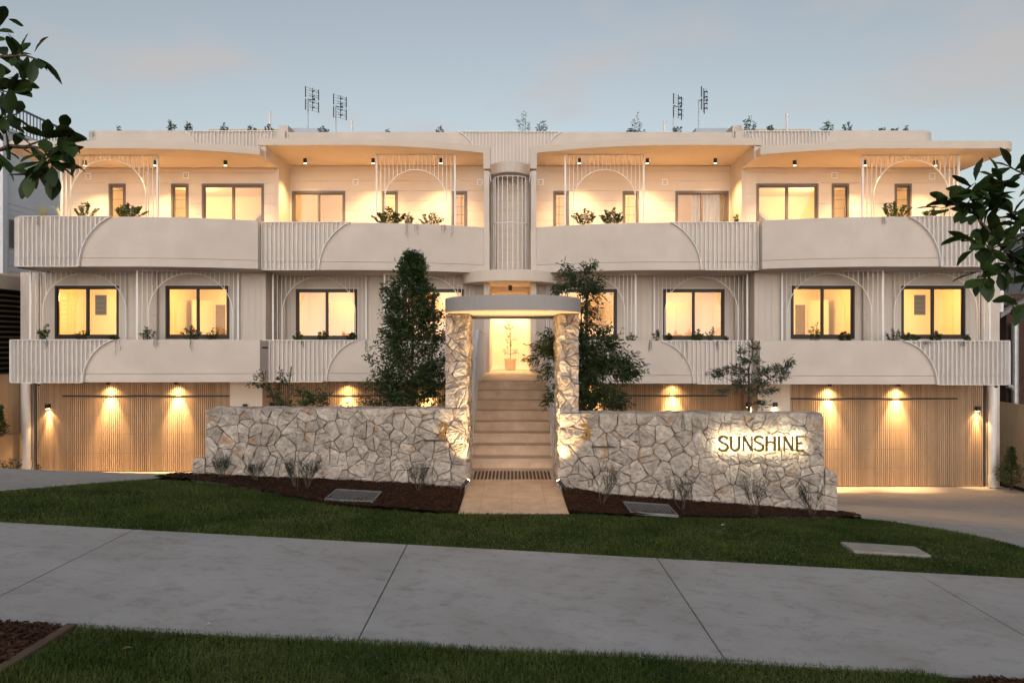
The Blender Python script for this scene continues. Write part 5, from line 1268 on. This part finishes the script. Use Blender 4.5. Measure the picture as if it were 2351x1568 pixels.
def street_tree(lab, trunk, branches, seed, leaves_per, extra, Lm=.15):
    rd = random.Random(seed); t = thing('street_tree', tuple(trunk[0]), lab, 'tree')
    obj('trunk', MB().tube(trunk, .07, 10, r2=.03), M['bark'], t); k = 0
    for bi, (pts, r, lp, lf) in enumerate(branches):
        P = [at(*q) for q in pts]; obj('branch', MB().tube(P, r, 7, r2=r*.35), M['bark'], t)
        seg = [(P[i+1]-P[i]).length for i in range(len(P)-1)]; tot = sum(seg)
        lp = int(lp*1.15)
        for j in range(lp):
            f = lf+(1-lf)*(j+rd.random())/lp; dd = f*tot; i = 0
            while i < len(seg)-1 and dd > seg[i]: dd -= seg[i]; i += 1
            p = P[i].lerp(P[i+1], min(1, dd/seg[i])); td = (P[i+1]-P[i]).normalized()
            ang = rd.uniform(0, 6.28); sdv = Vector((math.cos(ang), rd.uniform(-.9,.5), math.sin(ang)*.8-.15))
            d = td*.6+sdv*.9; put_leaf(t, p, d, Lm*rd.uniform(.75, 1.2), rd.uniform(-1.0, 1.0), k); k += 1
    for x, y, Y, dx, dz, L in extra:
        put_leaf(t, at(x, y, Y), (dx, rd.uniform(-.3, .3), dz), L, rd.uniform(-.9, .9), k); k += 1
    # the rest of the crown, outside the picture
    rng = np.random.default_rng(seed); sgn = -1 if trunk[0][0] < 0 else 1; c = Vector(trunk[-1])+Vector((sgn*.55, -.2, .6)); n = 1500
    v = rng.normal(size=(n, 3)); v /= np.linalg.norm(v, axis=1, keepdims=True); v *= (rng.random((n, 1))**.4)*np.array([.75, 1.0, 1.0]); P2 = v+np.array(c)
    kind(obj('crown', leaf_mesh(P2, v+rng.normal(size=(n,3))*.5, np.full(n,.12), np.full(n,.055), rng, 'crown'), M['fig'], t), 'stuff')
street_tree('broad-leaved street tree hanging in from the left edge of the picture', [(-4.2,4.2,.15),(-4.15,4.15,1.6),(-3.95,4.1,2.7),(-3.8,4.1,3.6)],
  [([(-300,420,4.1),(-60,160,4.0),(0,130,4.0),(60,128,3.95),(88,138,3.95)], .012, 22, .62), ([(-300,420,4.1),(-80,300,4.05),(10,270,4.0),(40,262,4.0)], .012, 24, .6),
   ([(-300,420,4.1),(-80,380,4.0),(20,335,4.0),(80,338,3.95),(120,345,3.95)], .014, 14, .45), ([(60,336,3.96),(110,318,3.9),(150,300,3.9),(152,318,3.9),(158,350,3.9)], .006, 16, .35),
   ([(80,338,3.95),(100,360,3.92),(85,385,3.92),(72,405,3.92)], .005, 10, .3), ([(100,345,3.95),(118,372,3.92),(122,400,3.92)], .005, 9, .3), ([(-300,420,4.1),(-60,330,4.1),(0,355,4.05),(15,390,4.05)], .01, 14, .6), ([(-300,420,4.1),(-90,230,4.1),(-10,205,4.05),(30,215,4.0)], .01, 18, .6), ([(-90,180,4.05),(-30,80,4.0),(0,62,4.0)], .008, 6, .6)],
  41, 0, [(86,135,3.95,.85,-.75,.19),(20,45,4.0,.9,-.5,.10),(50,120,3.95,.1,1,.12),(80,120,3.95,.4,1,.12),(70,395,3.92,-.1,-1,.17),(118,400,3.92,.1,-1,.14),(150,330,3.9,.9,.3,.14),(128,350,3.9,1,.1,.16),(130,365,3.9,1,-.3,.17),(125,375,3.9,.9,-.5,.14),(20,215,4.0,1,-.1,.16),(30,190,4.0,1,0,.14),(20,180,4,1,.1,.13),(25,265,4,.8,-.6,.15),(10,290,4,.2,-1,.17)], Lm=.14)
street_tree('broad-leaved street tree hanging in from the right edge of the picture', [(4.3,4.3,-.25),(4.25,4.25,1.2),(4.0,4.2,2.2),(3.85,4.15,3.0)],
  [([(2650,760,4.1),(2400,660,4.05),(2310,580,4.0),(2262,520,3.97),(2235,492,3.95)], .014, 26, .45), ([(2640,700,4.1),(2420,650,4.05),(2330,600,4.0),(2290,585,3.97),(2262,560,3.95)], .01, 22, .4), ([(2262,520,3.97),(2225,480,3.95),(2185,470,3.93),(2160,480,3.93)], .006, 16, .1), ([(2300,560,3.98),(2270,575,3.95),(2225,548,3.93)], .005, 16, .1),
   ([(2278,540,3.97),(2288,470,3.95),(2300,420,3.95),(2290,400,3.95)], .006, 18, .2), ([(2640,520,4.1),(2400,440,4.0),(2350,400,4.0),(2320,385,3.97)], .01, 20, .55), ([(2240,495,3.95),(2232,450,3.93),(2240,420,3.93)], .005, 12, .1), ([(2290,470,3.95),(2255,435,3.93),(2225,440,3.92)], .005, 12, .2), ([(2340,600,4.0),(2300,625,3.96),(2255,640,3.95)], .005, 16, .1), ([(2640,700,4.1),(2400,620,4.0),(2345,540,3.98),(2340,500,3.97)], .008, 20, .5), ([(2380,690,4.0),(2345,700,3.98),(2320,700,3.97)], .006, 6, .1), ([(2340,560,3.98),(2320,520,3.97),(2325,480,3.96)], .005, 12, .1)],
  43, 0, [(2180,480,3.93,-1,-.5,.13),(2170,470,3.93,-1,.1,.12),(2175,462,3.93,-.9,.5,.12),(2225,540,3.93,-1,-.4,.15),(2220,550,3.93,-1,-.1,.15),(2235,575,3.93,-.9,-.7,.13),(2255,640,3.95,-.9,-.5,.15),(2250,625,3.95,-1,-.2,.15),(2240,415,3.93,.2,1,.14),(2230,430,3.92,-.9,.4,.13),(2320,385,3.97,-.3,1,.13),(2330,690,3.97,-1,.1,.13)], Lm=.128)

# ------------------------------------------------------------------ grass, mulch chips, litter
from mathutils.geometry import delaunay_2d_cdt
def inside(poly, X, Y):
    r = np.zeros(len(X), bool); n = len(poly)
    for i in range(n):
        x1, y1 = poly[i]; x2, y2 = poly[(i+1)%n]
        c = ((y1 > Y) != (y2 > Y)) & (X < (x2-x1)*(Y-y1)/(y2-y1+1e-12)+x1); r ^= c
    return r
def tri_object(name, V, Fc, mats, mi=None):
    me = bpy.data.meshes.new(name); me.vertices.add(len(V)); me.vertices.foreach_set('co', V.ravel()); me.loops.add(Fc.size); me.loops.foreach_set('vertex_index', Fc.ravel().astype(np.int32))
    me.polygons.add(len(Fc)); me.polygons.foreach_set('loop_start', np.arange(0, Fc.size, 3)); me.polygons.foreach_set('loop_total', np.full(len(Fc), 3))
    for m in mats: me.materials.append(m)
    if mi is not None: me.polygons.foreach_set('material_index', mi.astype(np.int32))
    me.update(); me.validate(); return kind(obj(name, me, None), 'stuff')
def grass(name, poly, dens, lab, hmin, hmax, wd, seed, clipx=None):
    rng = np.random.default_rng(seed); xs = [p[0] for p in poly]; ys = [p[1] for p in poly]; A = (max(xs)-min(xs))*(max(ys)-min(ys))
    n = int(A*dens); X = rng.uniform(min(xs), max(xs), n); Y = rng.uniform(min(ys), max(ys), n); k = inside(poly, X, Y) & (np.abs(X) < .78*Y+.3)
    X, Y = X[k], Y[k]; n = len(X); Z = g(X, Y)
    pat = .75+.5*np.sin(X*2.1+np.sin(Y*3.3)*1.5)*np.sin(Y*2.7+X*.9)*.5+.25*rng.random(n)
    H = rng.uniform(hmin, hmax, n)*pat; dead = rng.random(n) < .08+.12*(np.sin(X*1.7+Y*2.3)*np.sin(Y*3.1-X*.7) > .1); H = np.where(dead, H*1.1, H)
    a = rng.uniform(0, 2*np.pi, n); ln = np.where(dead, rng.uniform(.8, 1.8, n), rng.uniform(.15, 1.1, n))*H; w_ = wd*rng.uniform(.7, 1.4, n)
    dx, dy = np.cos(a), np.sin(a); px, py = -dy*w_/2, dx*w_/2
    B = np.stack([X, Y, Z-.004], 1); S = np.stack([px, py, np.zeros(n)], 1); D = np.stack([dx*ln, dy*ln, np.zeros(n)], 1); U = np.zeros((n, 3)); U[:, 2] = np.where(dead, H*.5, H)
    V = np.stack([B-S, B+S, B+D*.35+U*.6+S*.8, B+D*.35+U*.6-S*.8, B+D+U], 1).reshape(-1, 3); i = np.arange(n)*5
    Fc = np.concatenate([np.stack([i,i+1,i+2],1), np.stack([i,i+2,i+3],1), np.stack([i+3,i+2,i+4],1)])
    o = tri_object(name, V, Fc, [M['grass'], M['dead']], np.concatenate([dead, dead, dead])); tag(o, lab, 'grass')
grass('lawn_grass', [(-7.8,7.085),(7.6,7.085)]+lawn_poly[2:], 5200, 'dark green mown lawn grass between the footpath and the garden beds', .02, .045, .0055, 1)
grass('verge_grass', [(-3.03,4.825),(2.9,4.825),(3.1,4.7),(5.5,4.6),(5.5,4.0),(-3.1,4.0)], 15000, 'dark green verge grass along the near edge of the footpath', .022, .055, .004, 2)
def chips(name, poly, dens, lab, seed, L=(.015, .05), dz=.035):
    rng = np.random.default_rng(seed); xs = [p[0] for p in poly]; ys = [p[1] for p in poly]; n = int((max(xs)-min(xs))*(max(ys)-min(ys))*dens)
    X = rng.uniform(min(xs), max(xs), n); Y = rng.uniform(min(ys), max(ys), n); k = inside(poly, X, Y) & (np.abs(X) < .78*Y+.3); X, Y = X[k], Y[k]; n = len(X); Z = g(X, Y)+dz+rng.uniform(0, .022, n)
    a = rng.uniform(0, 2*np.pi, n); l_ = rng.uniform(*L, n)/2; w_ = l_*rng.uniform(.12, .32, n); t1 = rng.uniform(-.5, .5, n); t2 = rng.uniform(-.6, .6, n)
    ux = np.stack([np.cos(a), np.sin(a), t1], 1)*l_[:, None]; uy = np.stack([-np.sin(a), np.cos(a), t2], 1)*w_[:, None]; B = np.stack([X, Y, Z], 1); up = np.array([0, 0, .006])
    V = np.stack([B-ux-uy, B+ux-uy*.6, B+ux*.9+uy, B-ux*.85+uy*.8, B+up], 1).reshape(-1, 3); i = np.arange(n)*5
    Fc = np.concatenate([np.stack([i,i+1,i+4],1), np.stack([i+1,i+2,i+4],1), np.stack([i+2,i+3,i+4],1), np.stack([i+3,i,i+4],1)])
    tag(tri_object(name, V, Fc, [M['chip']]), lab, 'mulch')
chips('mulch_chips', mulch_l, 2600, 'dark bark mulch chips before the left stone wall', 3)
chips('mulch_chips', mulch_r, 2600, 'dark bark mulch chips before the right stone wall', 4)
chips('mulch_chips', [(-4.2,4.79),(-3.12,4.79),(-3.15,3.6),(-4.2,3.6)], 5000, 'dark bark mulch in the tree bed at the lower left corner', 5, (.02, .075), .015)
chips('mulch_chips', [(3.0,4.62),(3.3,4.75),(4.2,4.75),(4.2,4.0),(3.0,4.0)], 4000, 'dark bark mulch in the tree bed at the lower right corner', 6, (.02, .07), .02)
# fallen leaves and scraps
def scrap(x, y, Y, L, m, lab, rot):
    p = at(x, y, Y); z = float(g(p.x, p.y)); o = obj('fallen_leaf', MB().add([(-L,-L*.3,.004),(0,-L*.42,.012),(L,0,.006),(.1*L,L*.4,.016),(-.8*L,L*.25,.005)], [(0,1,3,4),(1,2,3)]), m, None, loc=(p.x, p.y, z+.016), rot=(0, R(3.1), rot))
    tag(o, lab, 'leaf')
pale = mat('pale_scrap', (.55,.55,.55), .7, .05); brn = mat('brown_scrap', (.16,.10,.05), .8, .2)
scrap(478, 1443, 4.93, .02, pale, 'pale scrap on the footpath near the left lawn edge', .2)
scrap(985, 1252, 7.15, .022, brn, 'small brown leaf on the footpath near the second joint', 1.0); scrap(490, 1228, 7.3, .03, brn, 'brown leaf at the far footpath edge left of centre', .1)
scrap(1532, 1357, 5.95, .016, pale, 'tiny white scrap on the footpath right of the third joint', .5); scrap(1660, 1198, 8.6, .035, pale, 'pale dry leaf on the lawn below the right grate', .3)
scrap(292, 1502, 4.5, .035, brn, 'curled brown leaf lying on the near verge at left', .4)
